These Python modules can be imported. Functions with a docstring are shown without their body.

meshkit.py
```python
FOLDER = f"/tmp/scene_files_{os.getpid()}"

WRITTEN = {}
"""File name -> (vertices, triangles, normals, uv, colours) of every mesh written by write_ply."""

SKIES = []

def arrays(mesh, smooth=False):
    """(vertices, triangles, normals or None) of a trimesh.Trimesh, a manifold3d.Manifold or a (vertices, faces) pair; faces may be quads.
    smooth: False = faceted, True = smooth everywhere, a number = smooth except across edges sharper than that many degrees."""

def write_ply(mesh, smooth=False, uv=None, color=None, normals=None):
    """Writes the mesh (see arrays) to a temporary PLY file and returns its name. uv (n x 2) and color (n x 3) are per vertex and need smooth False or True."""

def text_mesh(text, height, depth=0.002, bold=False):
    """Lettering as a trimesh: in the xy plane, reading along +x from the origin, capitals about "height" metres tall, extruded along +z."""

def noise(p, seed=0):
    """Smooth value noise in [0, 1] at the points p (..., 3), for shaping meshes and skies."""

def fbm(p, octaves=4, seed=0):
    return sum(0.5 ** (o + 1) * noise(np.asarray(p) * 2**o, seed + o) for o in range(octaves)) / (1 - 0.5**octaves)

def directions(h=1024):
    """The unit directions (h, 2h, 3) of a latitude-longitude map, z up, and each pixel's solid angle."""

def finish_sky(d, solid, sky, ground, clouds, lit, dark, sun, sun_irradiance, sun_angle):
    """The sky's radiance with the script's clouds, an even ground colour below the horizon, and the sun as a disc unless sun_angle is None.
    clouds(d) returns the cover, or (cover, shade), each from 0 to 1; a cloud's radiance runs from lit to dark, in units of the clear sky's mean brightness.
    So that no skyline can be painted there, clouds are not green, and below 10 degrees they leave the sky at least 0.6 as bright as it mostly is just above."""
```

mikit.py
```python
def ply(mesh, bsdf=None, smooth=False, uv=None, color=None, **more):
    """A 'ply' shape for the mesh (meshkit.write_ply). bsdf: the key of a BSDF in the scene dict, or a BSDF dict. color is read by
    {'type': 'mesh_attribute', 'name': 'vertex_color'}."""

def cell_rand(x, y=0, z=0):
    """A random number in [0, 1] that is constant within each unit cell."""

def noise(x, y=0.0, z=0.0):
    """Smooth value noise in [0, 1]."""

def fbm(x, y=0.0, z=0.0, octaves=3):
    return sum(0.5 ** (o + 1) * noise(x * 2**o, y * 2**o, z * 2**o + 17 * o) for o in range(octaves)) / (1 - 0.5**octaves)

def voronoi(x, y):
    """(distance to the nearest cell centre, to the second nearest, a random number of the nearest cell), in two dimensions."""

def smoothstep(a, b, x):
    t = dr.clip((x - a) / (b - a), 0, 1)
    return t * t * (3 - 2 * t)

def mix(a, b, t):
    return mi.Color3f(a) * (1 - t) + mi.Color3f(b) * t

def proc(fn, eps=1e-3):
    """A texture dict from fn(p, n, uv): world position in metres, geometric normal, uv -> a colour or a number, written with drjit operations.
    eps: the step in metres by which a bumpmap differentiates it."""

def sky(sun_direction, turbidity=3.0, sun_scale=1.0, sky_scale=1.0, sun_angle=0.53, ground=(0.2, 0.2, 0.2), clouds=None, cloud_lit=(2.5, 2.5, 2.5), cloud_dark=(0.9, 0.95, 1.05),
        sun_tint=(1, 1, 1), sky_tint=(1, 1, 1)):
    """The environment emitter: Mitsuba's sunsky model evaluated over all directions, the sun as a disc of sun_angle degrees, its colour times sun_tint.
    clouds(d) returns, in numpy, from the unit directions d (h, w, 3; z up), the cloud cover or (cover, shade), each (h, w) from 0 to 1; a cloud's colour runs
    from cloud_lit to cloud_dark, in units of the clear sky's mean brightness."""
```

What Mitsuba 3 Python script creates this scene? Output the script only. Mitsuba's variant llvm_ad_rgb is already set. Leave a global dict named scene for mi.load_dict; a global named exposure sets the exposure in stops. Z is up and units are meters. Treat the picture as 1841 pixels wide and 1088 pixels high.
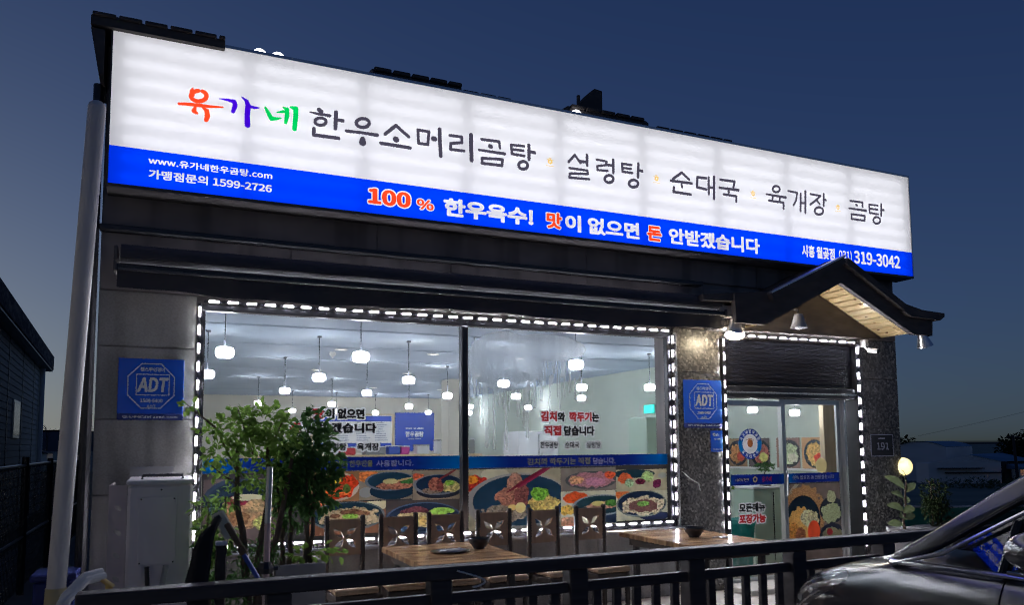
import math, json
import numpy as np, trimesh, manifold3d, drjit as dr, mitsuba as mi, mikit, meshkit
from mikit import noise, fbm, voronoi, cell_rand, smoothstep, mix, proc
from shapely.geometry import Polygon, LineString, Point, box as rect, MultiPolygon
from shapely.ops import unary_union
from shapely import affinity
T = mi.ScalarTransform4f
rng = np.random.default_rng(7)
scene, labels = {}, {}

# ------------------------------------------------------------------ camera, sky, exposure
exposure = 1.0
EYE = np.array([-0.2367, -6.7, 1.55])
YAW, PITCH, ROLL, FOCAL = 0.42131, 0.08522, -0.00761, 1388.534
FWD = np.array([math.sin(YAW) * math.cos(PITCH), math.cos(YAW) * math.cos(PITCH), math.sin(PITCH)])
RGT = np.array([math.cos(YAW), -math.sin(YAW), 0.0])
UPV = -RGT * math.sin(ROLL) + np.cross(RGT, FWD) * math.cos(ROLL)
scene['camera'] = dict(type='perspective', fov=math.degrees(2 * math.atan(1841 / 2 / FOCAL)), fov_axis='x',
                       principal_point_offset_y=-0.1264, near_clip=0.05, far_clip=3000.0,
                       to_world=T().look_at(origin=EYE.tolist(), target=(EYE + FWD).tolist(), up=UPV.tolist()))
SUN = [math.sin(-0.3), math.cos(-0.3), math.tan(math.radians(8.0))]
scene['sky'] = {**mikit.sky(SUN, turbidity=2.2, sun_scale=0.0, sky_scale=0.92, sky_tint=(0.31, 0.45, 0.98), ground=(0.08, 0.08, 0.08)), 'sampling_weight': 6.0}

# ------------------------------------------------------------------ helpers
def numbered(key):
    if key not in scene and key not in labels: return key
    i = 1
    while f'{key}_{i:03d}' in scene or f'{key}_{i:03d}' in labels: i += 1
    return f'{key}_{i:03d}'

def tag(key, label=None, cat=None, group=None, kind=None):
    d = {k: v for k, v in (('label', label), ('category', cat), ('group', group), ('kind', kind)) if v}
    labels[key] = d
    return key

def thing(name, label, cat, group=None):
    return tag(numbered(name), label, cat, group)

def put(name, mesh, bsdf, parent=None, smooth=False, emit=None, weight=None, color=None, to_world=None):
    key = numbered(f'{parent}__{name}' if parent else name)
    more = {}
    if emit is not None:
        more['emitter'] = {'type': 'area', 'radiance': {'type': 'rgb', 'value': [float(x) for x in emit]}, 'sampling_weight': float(weight or 0.05)}
    if to_world is not None: more['to_world'] = to_world
    scene[key] = mikit.ply(mesh, bsdf, smooth=smooth, color=color, **more)
    return key

def setting(name, mesh, bsdf, smooth=False, kind='structure', label=None):
    return tag(put(name, mesh, bsdf, smooth=smooth), label=label, kind=kind)

def cat_(ms): return trimesh.util.concatenate([m if isinstance(m, trimesh.Trimesh) else trimesh.Trimesh(*m, process=False) for m in ms])

def bx(x0, x1, y0, y1, z0, z1, c=0.0):
    """A box, its edges chamfered by c."""
    x0, x1 = min(x0, x1), max(x0, x1); y0, y1 = min(y0, y1), max(y0, y1); z0, z1 = min(z0, z1), max(z0, z1)
    if c <= 0:
        m = trimesh.creation.box([x1 - x0, y1 - y0, z1 - z0])
    else:
        hx, hy, hz = (x1 - x0) / 2, (y1 - y0) / 2, (z1 - z0) / 2
        c = min(c, hx * .45, hy * .45, hz * .45)
        p = [(sx * (hx - a), sy * (hy - b), sz * (hz - d)) for sx in (-1, 1) for sy in (-1, 1) for sz in (-1, 1) for a, b, d in ((0, c, c), (c, 0, c), (c, c, 0))]
        m = trimesh.Trimesh(p).convex_hull
    m.apply_translation([(x0 + x1) / 2, (y0 + y1) / 2, (z0 + z1) / 2])
    return m

def tube(pts, r, n=10, caps=True):
    p = np.asarray(pts, float); r = np.broadcast_to(np.asarray(r, float), (len(p),))
    t = np.gradient(p, axis=0); t /= np.linalg.norm(t, axis=1, keepdims=True) + 1e-12
    a = np.array([0, 0, 1.0]) if abs(t[0, 2]) < .9 else np.array([1.0, 0, 0])
    fr = []
    for i in range(len(p)):
        a = a - t[i] * (a @ t[i]); a /= np.linalg.norm(a); fr.append((a, np.cross(t[i], a)))
    ang = np.arange(n) * 2 * np.pi / n
    v = np.array([p[i] + r[i] * (np.outer(np.cos(ang), fr[i][0]) + np.outer(np.sin(ang), fr[i][1])) for i in range(len(p))]).reshape(-1, 3)
    f = []
    for i in range(len(p) - 1):
        for j in range(n):
            q = (i * n + j, i * n + (j + 1) % n, (i + 1) * n + (j + 1) % n, (i + 1) * n + j)
            f += [(q[0], q[1], q[2]), (q[0], q[2], q[3])]
    if caps:
        k = len(v); v = np.vstack([v, p[0], p[-1]])
        f += [(k, (j + 1) % n, j) for j in range(n)] + [(k + 1, (len(p) - 1) * n + j, (len(p) - 1) * n + (j + 1) % n) for j in range(n)]
    return trimesh.Trimesh(v, f, process=False)

def lathe(prof, n=24, at=(0, 0, 0)):
    m = trimesh.creation.revolve(np.asarray(prof, float), sections=n)
    m.apply_translation(at); return m

def polys(g): return [p for p in getattr(g, 'geoms', [g]) if isinstance(p, Polygon) and p.area > 1e-8]

def sheet(g, y):
    """A flat sheet in the plane Y = y seen from -Y; g is in (X, Z)."""
    ms = []
    for p in polys(g):
        v, f = trimesh.creation.triangulate_polygon(p, engine='earcut')
        v = np.asarray(v); f = np.asarray(f)
        a, b, c = v[f[:, 0]], v[f[:, 1]], v[f[:, 2]]
        s = (b[:, 0] - a[:, 0]) * (c[:, 1] - a[:, 1]) - (b[:, 1] - a[:, 1]) * (c[:, 0] - a[:, 0])
        f[s < 0] = f[s < 0][:, ::-1]
        ms.append(trimesh.Trimesh(np.stack([v[:, 0], np.full(len(v), float(y)), v[:, 1]], 1), f, process=False))
    return cat_(ms)

def extr(g, y0, y1):
    """g in (X, Z), extruded from Y = y0 to y1."""
    ms = []
    for p in polys(g):
        m = trimesh.creation.extrude_polygon(p, abs(y1 - y0), engine='earcut')
        v = m.vertices.copy()
        m.vertices = np.stack([v[:, 0], max(y0, y1) - v[:, 2], v[:, 1]], 1)
        ms.append(m)
    m = cat_(ms)
    if m.volume < 0: m.invert()
    return m

def placed(m, M):
    m = m.copy(); m.apply_transform(M); return m

def rotz(a, at=(0, 0, 0)):
    M = trimesh.transformations.rotation_matrix(a, [0, 0, 1]); M[:3, 3] = at; return M

def mani(m): return manifold3d.Manifold(manifold3d.Mesh(np.asarray(m.vertices, np.float32), np.asarray(m.faces, np.uint32)))
def unmani(m):
    q = m.to_mesh(); return trimesh.Trimesh(np.array(q.vert_properties[:, :3]), np.array(q.tri_verts), process=False)

def lin(*c):
    c = np.array(c) / 255.0
    return np.where(c < .04045, c / 12.92, ((c + .055) / 1.055) ** 2.4)

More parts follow.
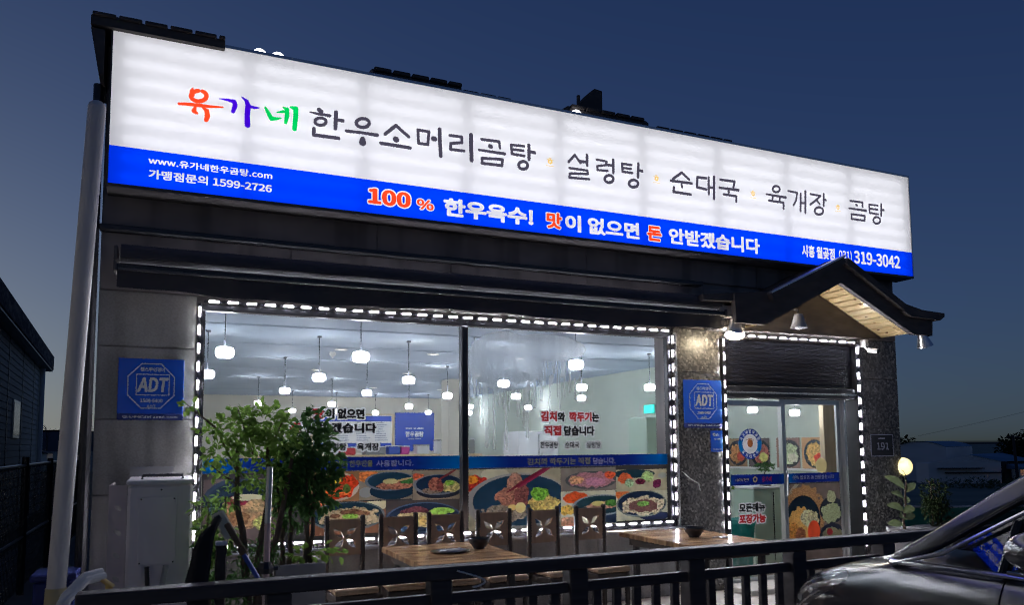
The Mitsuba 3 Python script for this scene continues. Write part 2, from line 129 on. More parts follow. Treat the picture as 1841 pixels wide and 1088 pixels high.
# ------------------------------------------------------------------ lettering
GLYPHS = json.loads(r'''{" ":"2`","!":"3Z;2S242W2S2m2e2+2a2`2M2^1{2!1*2c1<;2g2^2a5X2:5X2)2^","%":"6I;4e2w4i3X4u3x4+3<573}5Z3}5(3%603R622q5-285v1_5X1*5B1*4=1@4q2G/4+2q4^2N5A285W285r2T5x2o5z355t3Y5c3v5E3z4?3g4)3F;2`1*4+5V5B5X3L1*;26442A4)2K552a5N2y5X2~5X3N5N3b593r4o3r423f3n3L3R313J2w3J2g3P2G3r/2a402g3y2x3h2_3f3D3s3P423P4m3L4(36552)5B2r552i4_2Y4o",")":"3f;28152e1^2w312w3x2o4S2U58285n2A5t2U5#2w5B2`4U333z332|2`2U2y1r2U0|","-":"3h;283V3P3V3P332833",".":"3H;2K222K2M2Y2c2u2c2:2K2+1}2w1-2c1*","0":"4g;2A3P2A3_2G4a2O4!2e552y5N335X3d5V3#5J3_534A4w4M3}4I2?482e3@2C3v1_3T1*331*2y1_2e2C2Q2a/2m3D2w2l2_2K372E3Q2E3r2Z3*2|3-463x4v3Y513F552{4~2)4<2u4p2k42","1":"4g;2Q2K352M354)2c4+2c592*5F3D5T3h5T3h2M4G2K4G1>2Q1>","2":"4g;264=2c5J2^5X3L5X3j5R3@53484k484I403-3h312)2M4M2M4M1>281>282C2}303X3i3r413v4g3j4-3F532*512l4=2S4s","3":"4g;222M2K2m2l2Q2~2E3c2K3z2f3(2w3(2`3w3G3g3V3M3d2!3h2!3-3M3@3n4B3v4U3v4q3n4-3S512|532p4?2W4y2C4~2g5L2`5X3b5V3%5J3_57464:4A4a3}423(3-3j3x3_3f4E3F4K2w4A2Q3-203P1*2^1*2k1@","4":"4g;1}2+203F3V5P3Z5T3>5T3>3H4U3F4S2+3>2*3>1>3f1>3e2+/3g4+2e3F3f3G","5":"4g;222K262W2M2k2v2K2|2E3O2G3p2X3z2l3*2?3%3S3i3v3R3%2|3(2e3p2O3z2Y5T465T464|2(4{2w42394A3f483(3}443#4K3N4K2$482U3x1{3N1*2o1>","6":"4g;2C3P2C3%2K4W2a4+2!5F3B5V3n5X3{5N4I55404&3)4`3j533R53344`2:4%2y4j2m3{2o3t2?3@3P423#3{463z4M3R4O2w4A2M3>203b1*331-2$1{2i2E2Q2i/2o3Q2u2v2&2b2}2K3N2C3b2E3o2K3%2b3>2)3>373%3c3o3r3F3x2@3p","7":"4g;2A4|2A5T4O5T4O573(4V3h3y3T2|3N1>2+1>2?2:313Z3J423%4{","8":"4g;282q2A2|2M3P2y3y2c3{2O4O2M4s2Y512q5J2^5V3V5X3#5N40534C4y4A4G3{3>3z3s423X4K334O2o4E2M3}243j1-2=1-2Y262I2O/2g2`2k2f2z2O332C3V2C3q2K3(2Z3<2o3<2=3%363o3L2|3l2o3G/2u4Y2$4F2_403b3%3z493(4m3o4`3T5537552$4<2u4s","9":"4g;2842284e2E4$2Q512w5R2`5X3b5T3%5D3{4`4A4q4I4K4K3X442m3<2K3t223N1-2+1*2g1@2E2C2W2a2p2M2?2E3E2G3Y2Q3z2(3-3j3L3H2y3J2S3d2E3#/2i482s3!2-3l313h3W3l3m3v3-3}3%4a3t4z3a4|3D552<512s4*2g4a","A":"4$;1@1>355T3l5T4!1>4M1>3@2`2v2`2U1>/2)3R3*3Q3S4`3L4<","D":"5B;2U5T3#5P4M554o4y4+444+3J4s2q4G2A3#1_3d1>2U1>/2)2M3R2K3+2W4A2r4S344Y3(4O4T4E4l3^4)3q4`3V4~2)4}","T":"4y;224~225T4m5T4k4|3h4{3h1>371>374{","c":"4O;2A372C3d2S3{2$4U354e3h4g3%4a484I3@3_3q483X4C2}422!3&2m3N2q2%2<2V382I3b2E3s2I3}2a4C2A3{1}3p1-3D1*2s202c2E2M2c","m":"6K;2Q1>2Q4c2u4c2!46374W3X4g3v4g3@4a4A4K4K424s4W4`4g5X4c5t4M5-3%5-1>5Z1>5Z3r5P3|534A4=4A4r424O3y4O1>3<1>3<3t3%3`3f4A3R4A36422$3!2$1>","o":"4!;2A372G3t2U402!4U3D4g3v4c424M4Q3_4g3R4c2y4O2S3_1}3d1*2`1<2o242K2i/2o2~2y2j2{2M3X2E3u2M3_2l442`443T3>3+3w423d4A3D4A2_422$3:2q3k","w":"5t;2y1>224c2c4c2e4Y2~2S3l4a404c4o2O594c5j4c4:1>4Q1>3%3_3J1>","가":"6I;4~5%5X5(5X456644663z5X3y5X1h4~1h;2C2q2*333V3o3%4R3@4|2U4~2S5R4O5R4O4`4E4S3<3r3t3R392&2Y2S2S2S","개":"6I;4Y1z4Y5v4&5v4&475R465T5(5z5(5z1h5T1h5R3#4&3!4&1z;2A2w2r33373i3X473l4)3j4?2O4?2O5J3_5J3@4s3*4G3x3<3X3R2`2+2W2a","겠":"6I;2W1(2(24352T3H2u3J3D3p3D3p2!3v2d3^274G1>4e294y2f4&2!4&3D5F3D5F2y5R2T5s205}1-601%5>1n5%1j5T1(4|2O4!1>4g1t4I1f3*1x3n1{3Y2M351*2q1j2i1l;5T3R5T5(5x5(5x3R;2W3J2E3j2#3*3H4J3f4x3n533l5D2S5D2U5f3}5f3{4~3-4n4e4m4g5x4:5x4:3V4g3V4e4K3s4K3H3z","경":"6I;2+2K2:2m352=3d373}3F4y3D5B335f2)5t2c5r2C5X1*531r4o1j3>1j3R1v2`1{/3J2Q3P293m1_401-4e1-54205L2L5L2c562w4>2&4q2:482=3e2!3L2j;2Q3L2G3l2-3(3U4D3#4r3>553<5B2Y5B2Y5d4Q5d4P4~5H4~5J5%5r5%5r3J5J3J5I3(4A3(4A4A5I4A5H4w4F4w3>4E3N3r2W3J","곰":"6I;2A3l2A3<3w3<3x4w484u493<5{3<5{3l;2m5n5f5n5d4o5V4A4~4C574!565N2m5N;2o355f355f1l2o1l/2~2$2}1>591?582$","곶":"6I;2A3n2C3@3w3@3z4w484u493@5{3@5{3n;2k1j2a1-321}3g2K3x2b3-2!3*2)2m2)2m395h395h2)4O2)4M2y4W2d4x2E50205v1-5l1j551r4u1(4O24442U3z1}3J1x;2m5p5f5p5d4s5V4E4~4I574&565P2m5P","국":"6I;2A3z2A444~45574u565L2q5L2q5n5f5n5d4k5V455}445}3z4L3z4K2|5h2`5h1h591h582s2i2s2i2`3+2`3+3z","기":"6I;5J5(5p5(5p1h5J1h;2G2m2I2u2@353b3o3(4H3{4:3_512W512W5R4U5R4S4&4I4M3(3Z3J2+2s2a2W2Q","김":"6I;2:3D5p3D5p1n2:1n/3N2:3M1>5J1?5I2:;5J5(5p5(5p3V5J3V;2E3p2z3*3U4H3%4v3_5F2Y5H2Y5h4U5h4Q554E4s3_4M3p3_2?3h2U3R2Q3R","깍":"6I;533L535(5Z5(5Z4t644s644Q5a4P5Z3L;2u2!2u355Z355Z1h531h522!;3T3j3@4D464h4G534E5D3l5D3l5f4m5f4k4`4c4g4E3>3t3R;2C3%2y4P2=4n2~4~2|5D2M5D2M5f3V5f3R4+334C2u3z2Y3j","네":"6I;5V5(5#5%5#1h5V1h;3h4U4b4V4c5v4+5v4+1z4c1#4c413h42;2S2o2S5R2y5R2y2{3N2`48354C2!3b2q","뉴":"6I;2A372A3Z5{3Z5{374|364|1h4o1h4n373i363h1h391h3936;2q5n2~5n304U5h4U5h422q42","는":"6I;2A3P2A3p5}3p5}3P;2q2:2~2:301_5l1_5l1p2q1p;2s4G2s5r315r324g5j4g5j4G","능":"6I;2A3d2A3(5}3%5}3d;2s5x335x344q5h4q5j4O2s4O;2o2e2+2)3H2~3#374k354`2|5J2+5f2e5f2C5J1(4=1r4S1j3j1l3B1t2:1(2q26/2~2O35273Q1_3(1-4Q1-4@20572F592U4}2m4%2w4K2&3-2&3f2!3E2q312d","니":"6I;5J5(5p5(5p1h5J1h;2W2q2W5V2&5V2&2{3%2~4&3D4+2+3r2s","다":"6I;4~5%5X5(5X496848663%5X3$5X1h4~1h;2Q2m2Q5V4O5V4M532w522w2^3z2^4q334u2y3*2o","담":"6I;535(5Z5(5a4#644!644Y5Z4X5Z3V533V;2$3B5Z3B5Z1n2$1n/3D2+3C1>531?522+;2Q5f4G5f4G5F2z5E2y3{3(3{4o464q3#3#3r2S3p","대":"6I;4Y1z4Y5x4$5x4$475T465V5(5z5(5z1h5V1h5T3#4$3!4$1z;2M5L3<5L3<4`2u4_2u2^3D2?48314A2w3H2m2M2m","돈":"6I;2A3J2A3j3-3l3+482q482q5n5f5n5f5L305L2~4c5h4a5j484L484K3k5}3j5}3J;2q2+2~2+301_5l1_5l1p2q1p","두":"6I;2A2~2A3R5}3R5{2~4L2}4K1j3-1j3+2~;2s5j5b5j5Z5H345H334I5f4G5f3>2s3>","든":"6I;2A3r5}3r5}3R2A3R;2q2:2~2:301_5l1_5l1p2q1p;2q5p5f5p5f5P325P2~4c5h4a5j482q48","렁":"6I;2)2G2+2g312&3P2`3_374i375D2`5l2s5t2S5l1{5V1%4`1n4i1h3_1h3Z1p311*/3J2G3W1}3o1>3}1*4e1*4<1>58205L2H5L2W582o4<2y4e2&3}2&3W2q3J2d;4a4&5I4)5J5(5r5(5r3B5J3B5J4d4a4e;2O5J2Q5l4E5l4E4S2x4S2w3#3X3z4i3-4k3h3z3Z2Q3X2Q4s3&4s3(5H","만":"6I;535(5Z5(5Z4h644g644E5Z4D5Z2u532u;2&2`3D2`3E1_5p1_5p1p2&1p;2O3b2O5X4M5X4M3b/2w3%3<3$3:572w56","맛":"6I;535(5Z5(5Z4r644q644O5Z4N5Z2`532`;2i1*3A203i2K3>2x3{3D4S3B4S2?4e2j4*2G5S1_5#1-5p1j591t4i1}4C2a3x1_3J1v2u1j;2O5d4I5d4I3l2O3l/2y5D2w3=3)3<3*5C","맹":"6I;2?2c2~2u3D2+3b2|42374o37592~5f2)5x2i5z2C5f1(5F1r4o1h421h3h1p3B1(2^26/3P2I3Y223$1<4k1*5C1}5P2B5T2S5K2j502w4k2&462&3$2!3a2o3P2b;4a3T4a5x4&5x4&4v5R4u5T5(5x5(5x3H5T3H5R4S4(4R4&3T;2Q3n2Q5Z3{5Z3{3n/3n572w582x3>3n3?","메":"6I;5V5(5#5(5#1h5V1h;2M2u2M5P3>5P3>4F4g4E4i5x4?5x4?1#4i1z4h3-3>3+3>2u/2s2~3j2}3i4~2s4}","면":"6I;2?2`3N2`3O1_5z1_5z1p2?1p;2Q5Z4M5Z4N535H535J5(5r5(5r2u5J2u5H3(4N3(4M3Z2Q3Z/4M4C5I4A5J4x4N4y/3<3#3>562z592y3!","모":"6I;2A242A2W3-2Y3+3Z2m3Z2m5b5h5b5h3Z4L3Z4K2Y5}2W5}24/2|3#5A3z5B582}5B","무":"6I;2A2|2A3P5}3P5{2|4L2{4K1h3-1h3+2|;2q5l5f5l5f3>2q3>/2~4I564G575K305L","문":"6I;2A3N2A3p5}3p5{3N4N3N4M2a3>2a3=3N;2q2+2~2+301_5j1_5l1p2q1p;2q5n5d5n5d482q48/2~4a564Y575M305N","받":"6I;533P535(5Z5(5Z4%644$644a5Z4Z5Z3P;2$335d335d2!3E2!3D1@5j1>5j1n2$1n;2O3l2O5j2w5l2x4?3<4?3>5l4M5l4M3l/3-3<3>3@3=4o2w4n2x3<","비":"6I;5H5%5p5(5p1h5H1h;2U5Z2$5Z2%4O3{4O3}5Z4U5Z4U2i2U2i/2$2=3|2:3}3|2%3}","사":"6I;4~5(5X5(5X456844683z5X3y5X1h4~1h;262y2u3K2~3)3D4a3D5Z3l5Z3l4Y3x3=443O4q2&4Y2i482w3r3J3V3(393J2s2s2O2a","설":"6I;2=352=3V5r3V5r2S3P2S3N1@5%1>5%1n2?1n2?2s5H2s5J33;4Q515I515J5(5r5(5r3n5J3n5I4v4Q4w;2A3<2t4E2~4l3F573F5t3l5t3n533#4r4H4E4o404c3z4Y3v4Q3x3-3}3p4I3X4m35442u3z2Q3n","수":"6I;2A352A3X5{3X5{354L344K1h3-1h3+35;2c3<2S4E2_4S3Y4r3(583-5r4K5r4O5C4a4>4z4o5I4Q5%4E5r3<5D3{4g4Q444)3p4Q3540","순":"6I;2A3P2A3r5}3p5}3P4N3P4M2a3>2a3=3P;2g3}2U4O2{4c3a4#3(5G3-5v4K5v4K5Z4S5A4#4w5I4a5z4O5n3}534A4a4e444^3x4g354A;2q2:2~2:301_5j1_5l1p2q1p","스":"6I;2A2Y5}2Y5}262A26;2c3R2O3t2p3z2}3@3l4Z3*4~3*5f4K5f4K514Q4#4i4X4-465K3*5%3t5r3R5J3Z4i3<424g3(4A3D3n2+3Z","습":"6I;2A3-5{3-5{3h2A3h;2S4a2_4o3e4?3(5O3-5#4K5#4O5Q4t4=5O4k5#4c5p4C554M4e4m44513t4o374O2e4C;2q3J2~3J312!552!573J5d3J5d1n2q1n/312a301>571?562a","시":"6I;5H5%5p5%5p1h5H1h;282y2r3A373+3J4U3L5Z3r5Z3r4g3(3:493S4$2$4k2g4G2w3(393b3%3F3H2u2o2S2Y","안":"6I;532s535(5Z5(5Z4h644g644E5Z4D5Z2s;2&2|3D2|3E1_5p1_5p1p2&1p;2G4Q2K4&2W552u5R3B5f3p5d425N4O4|4a4e4W484C3x3(3d3V3V2=3b2i3t2U3-/2o4q2q4F2(3@363#3Z3z3-3^404F444c3_4-3$513g5B3N5D2_552w4-","없":"6I;4Q1j4C1-4Z1}4$2V4?2&4?3P5P3P5P2$5b2T5!20641-5>1j5*1j5j1x5P1_572O4)1-4e1n;2G4a2G4)2S5D2g5T2+5j3D5p3n5n3_5b4G5H4V4&5H4&5J5(5r5(5r3j5J3j5I4c4V4c4M4A463>3*3z3d3r2|3t2q3(2W40/2o4c2!4D2@423B3{3Z3{3w443>4J404i404y3>503w5F3Z5N3D5N2-5D2u4}2m4$;2q3N2|3N2}2$3x2$3z3N463N461l2q1l/2|1>3y1<3z2b2}2c","와":"6I;4~5(5X5(5X436642663x5X3w5X1h4~1h;2A2a262$3H2)3H3g2u3x2a3_2O4K2M4u2c592y5T3H5h3x5f4E5N4W534g4$4g4M4U3_4C3z3n3g3n2+3v2&4!2=4$2o3n2c/2u4Y2!4D2_3{3L3-3j3-3:3{424B4C4i424>3?513q5D3P5F2}572$4>2u4w","용":"6I;2A3V2A3v353w354N2)4Y2m4y2k512s5L355l3#5x4w5t5N5Z5f5F5j4&5b4m5N4Y514N513w5{3v5{3V/2|4+3C4o3W4g3(4a4Q4a4r4e504s5B4*5B4~505F4r5T3(5X3C5J2|54/3d3x4r3v4s4D3(4A3e4E;2o2A2o2a2$2y352?3l314M334=2`5R2y5f2a5f2A5T1<4`1r4i1j3(1h3H1p2!1</2~2K3A213W1>3(1*4Q1*4>1{5529592Q4{2k4r2w3(2!3G2o312b","우":"6I;2A312A3T5}3T5}314L304K1h3-1h3+31;2k4m2o4|2:5P3L5h3x5p4W5p4`5d5V5D5j4&5f4Y5N484^3>4O3#3n3%3D3>2y4G/2|4o334X3U4E46444e484<4K554b5B4!534{4#5F4K5P3*5P3S5F3E572~4>","월":"6I;2$2e5F2e5J2i5H2+2$2+2$395p395p2I3F2I3D1<5#1-5#1l2$1l;4U3h4U3#5H3$5H5%5p5(5p3N5H3N5F3f;284C3<4G4=4O4?423u3@3t3L3N3L3M3>2C3>;2a4|2e5P2u5h3F5x3%5x465r4S5f4i5H4i4^4c4$4K4m3(4a3F4a2=4g2m4w/2+4|2}4&384!3t4w414)4A4@4E57495I3=5X3R5b2{5Q2)5C","유":"6I;2A312A3T5}3T5{314|304|1h4m1h4l313i303h1h391h3930;2k4m2o4|2:5P3L5h3x5p4W5p4`5d5X5B5j4&5f4Y5H444?3>4W3%3v3%3F3>2=442w4K/2|4-324b3W4E3*464M464>4M554b5B4!554_4#5F4M5P3*5P3c5J3E57","육":"6I;2A3Z2A3z5{3z5{3Z4~3Z4`3V4{2>5f2=5f1h591h562m2k2m2k2=3B2>3B3Y/3j2?4l2=4m3W3k3Z;2k4$2o5B2&5V3B5l3x5v4W5v515j5Z5L5j4~5f4o5R4W4`4E4S443j46374G2w4c/2|4&384m3Y4a4K4U4@4i574v5B4`4{5F4x5P4O5V3(5V3W5P385D2|50","으":"6I;2A2Y5}2Y5}262A26;2g4E2i4q2!513F5T3*5h4c5f535N5X4|5n4k5n4A5V3v5F3f4:3P4M3D3t3F373V2u3#/2?4G2~3^3O3t3(3f4O3f4t3n533:5F475H4e544(4p59465H3%5F3a57354-2?4l","을":"6I;2A3_5{3_5{3r2A3r;2o2o572q562|2o2|2o3N5d3N5d2Q312Q2|2M2|1>5p1<5p1l2o1l;2k4=2o5J2&5b3H5r3r5x4e5x4=5r5P5b5d5N5j595h4&5R4i4^4S4U4K3z4K314W2w4o/2|4^384y3W4o4a4k4}4y5B4>5B53525H4#5T4Q5Z3%5Z3a5V3A5L2|58","의":"6I;5H1h5H5(5n5(5n1h;2G2c2C2&3%2)4)2^4^2^4`2+4`2s4?2q3F2c;2U4Q2W4!2i532)5P3L5d3#5d4G5P4i4|4s4q4o4A4c3<4C3p3v3d3F3f2:3p2k3</2$4s2&4J2{3}3O3*3l3(3`3@4C474K4N4M4k4E4*3^533r5B3V5B36532:4-","이":"6I;5H5(5p5(5p1h5H1h;2O3r2S4k2i4~2&5N395b3d5d3(5V4C554W4k4a3t4G2`3@2s3h2e3H2e2=2o2i2`/2w3t2:3A362?3L2+3d2+3*34423l444K3<4*3s533b593E572:4*2u4M","인":"6I;2=2|3N2|3O1_5z1_5#1p2=1p;5J5(5p5(5p2u5J2u;2I4O2K4y2Y552w5R3D5f3r5d465L4Q4|4a4s4a4I4M3*3{3j3n3X353X2!3h2a3%2O40/2o4i2w452_3*3H3z3b3z3$3-3_41444Q444m3{4*3!533h5B3D5B2@532y4-","장":"6I;535(5Z5(5a4z644y644W5Z4V5Z3H533H;2u2I2y2m2?2)3B2`3#374Y374=2~5H2+5X2q5d2a5Z225L1*4^1r4U1h3n1j3D1t2+1</372G3I203k1<4M1*4>1}532B572S512h4*2u4Q2&3-2&3i2!3K2q352Z;283n2h3(2=4B394l3F4|3D5D2I5D2K5f4g5f4g5D3l5B3p4t3(4N493{4o3z4Y3Z3*3z3p3_3V4Q393-2q3Z2O3P","점":"6I;2:355r355r1n2=1l/3N2$3M1>5L1?5K2$;4W4y5I4y5J5(5r5(5r3N5J3N5J4V4Y4W;2C3p2l3-2=4B3B4n3H4?3G5F2M5F2M5h4i5h4i5F3p5D3r4#3-4P4F3{4q3#4c3Z483l3(3(3Z4S373*2y3f2S3R","접":"6I;2?3L3N3L3P2!5H2!5J3L5r3L5r1n2?1l/3P2Y3O1>5J1?5I2a;4W4!5I4$5J5(5r5(5r3d5J3d5I4Z4W4a;2S3X2C3z2b3-2+4D394p3H4|3G5H2M5H2M5j4i5j4i5H3p5F3r4+3(4b4F424q3*4a3f3@3%3t423Y4Y333-2q3h","직":"6I;2$2u2$2|5p2|5p1h5J1h5I2s;5J3H5J5(5p5(5p3H;2W3P2G3r2r3-2^493D4f3L4+3K5D2O5D2O5f4q5f4o5D3t5B3x4t3@4L4H3{4y3x4k3X4E3j3@3z3r423d4Q3F3-2&3f","치":"6I;5H5(5p5(5p1h5H1h;2Y2S2I2u2n2=2^3K3H3&3P4G3O4!2Q4!2Q533O533P5x3x5x3y534u534u4!3x4y3x4E3@3k483M4Z2`4&2!4q2a4M2o3>2`3h3p3H312)2m","캡":"6I;2^3J3P3J3R2!5P2!5R3J5x3J5x1n2^1n/3R2Y3R1>5R1@5P2a;4Y3b4Y5x4&5x4(4#5R4!5T5(5x5(5x3Z5T3Z5R4Y4(4X4&3b;2C4s3i4$3p533n5H2U5H2U5j405j3@4$3r4G393v2Y3P2S3P2E3n2@3{3T4a2I4S","탕":"6I;535(5Z5(5a4x644w644U5Z4T5Z3D533D;2u2K2y2i2?2$3T2|3(334U334`2^5L2$5d2a5d2A5N1*4&1n4Q1h3p1j3D1t2)1>/352U3E223i1<4Q1*4r1<4@1}572H572S4@2m4r2w3-2!3i2w3E2i;2Q5f4M5f4M5F2z5E2z4s4G4s4G4S2z4S2y3(3t3%4k3<4m3l3f3b2Q3b","포":"6I;2A222A2U3-2W3+3T2e3T2e3t393v39542c552e5X5r5V5r554`534`3w5p3t5p3T4L3T4K2W5}2U5}22/3h3v4m3u4l553h54","한":"6I;532o535%5Z5%5Z4X644W64445Z435Z2o;2&2:3D2:3E1_5p1_5p1p2&1p;2A5L3E5L3H5%3n5%3q5L4s5L4s4`2A4`;2U3<2Y4G2u4i3H4y3z4w424m4K4Y4Y444W3x4K3b3>3H3n3B353D2!3N2e3h/2$3<2)3w303h3h3b3:3l3{3u423*42403_4H3)4Q3h4Y3L4Y304S2)4D","합":"6I;535(5Z5(5a4x644w644U5Z4T5Z3P533P;2$393B393D2u512u53395Z395Z1n2$1n/3D2U3D1>531@512U;2A5T3G5T3H5-3n5-3o5T4s5T4s532A53;2U422Y4S2q4q2=4$3F4+3n4+444w4Q4c4Y4G4W3<4C3j3(3V3f3R373T2!3d2c3z/2)4P2&3?2{3z3L3r3j3r3&3x3}3=424E3^4T3!4e3H4i2}4c","흥":"6I;2A3b5{3b5{3B2A3B;2S592S5Z3+5Z3-5-4K5-4M5Z5#5Z5#59;2o222q2W2)2o392!3t2+4a2+4|2!5N2o5f2Q5f225P1%4`1p4W1h3x1h3B1p2&1%/31263A1{3S1<4E1(4>1@5423592E4}2W4%2e4S2k3#2k3Q2e382W2~2L;2u4K2y4k2?4!3L4=3z4`4W4`4^4:5L4w5Z4a5X4C5F3@4+3%4Q3x3(3x3F3(2=3_2y48/394K3K483l404S3}4>4A4~4L4~4W4>4i4u4q3v4u3G4i374X"}''')
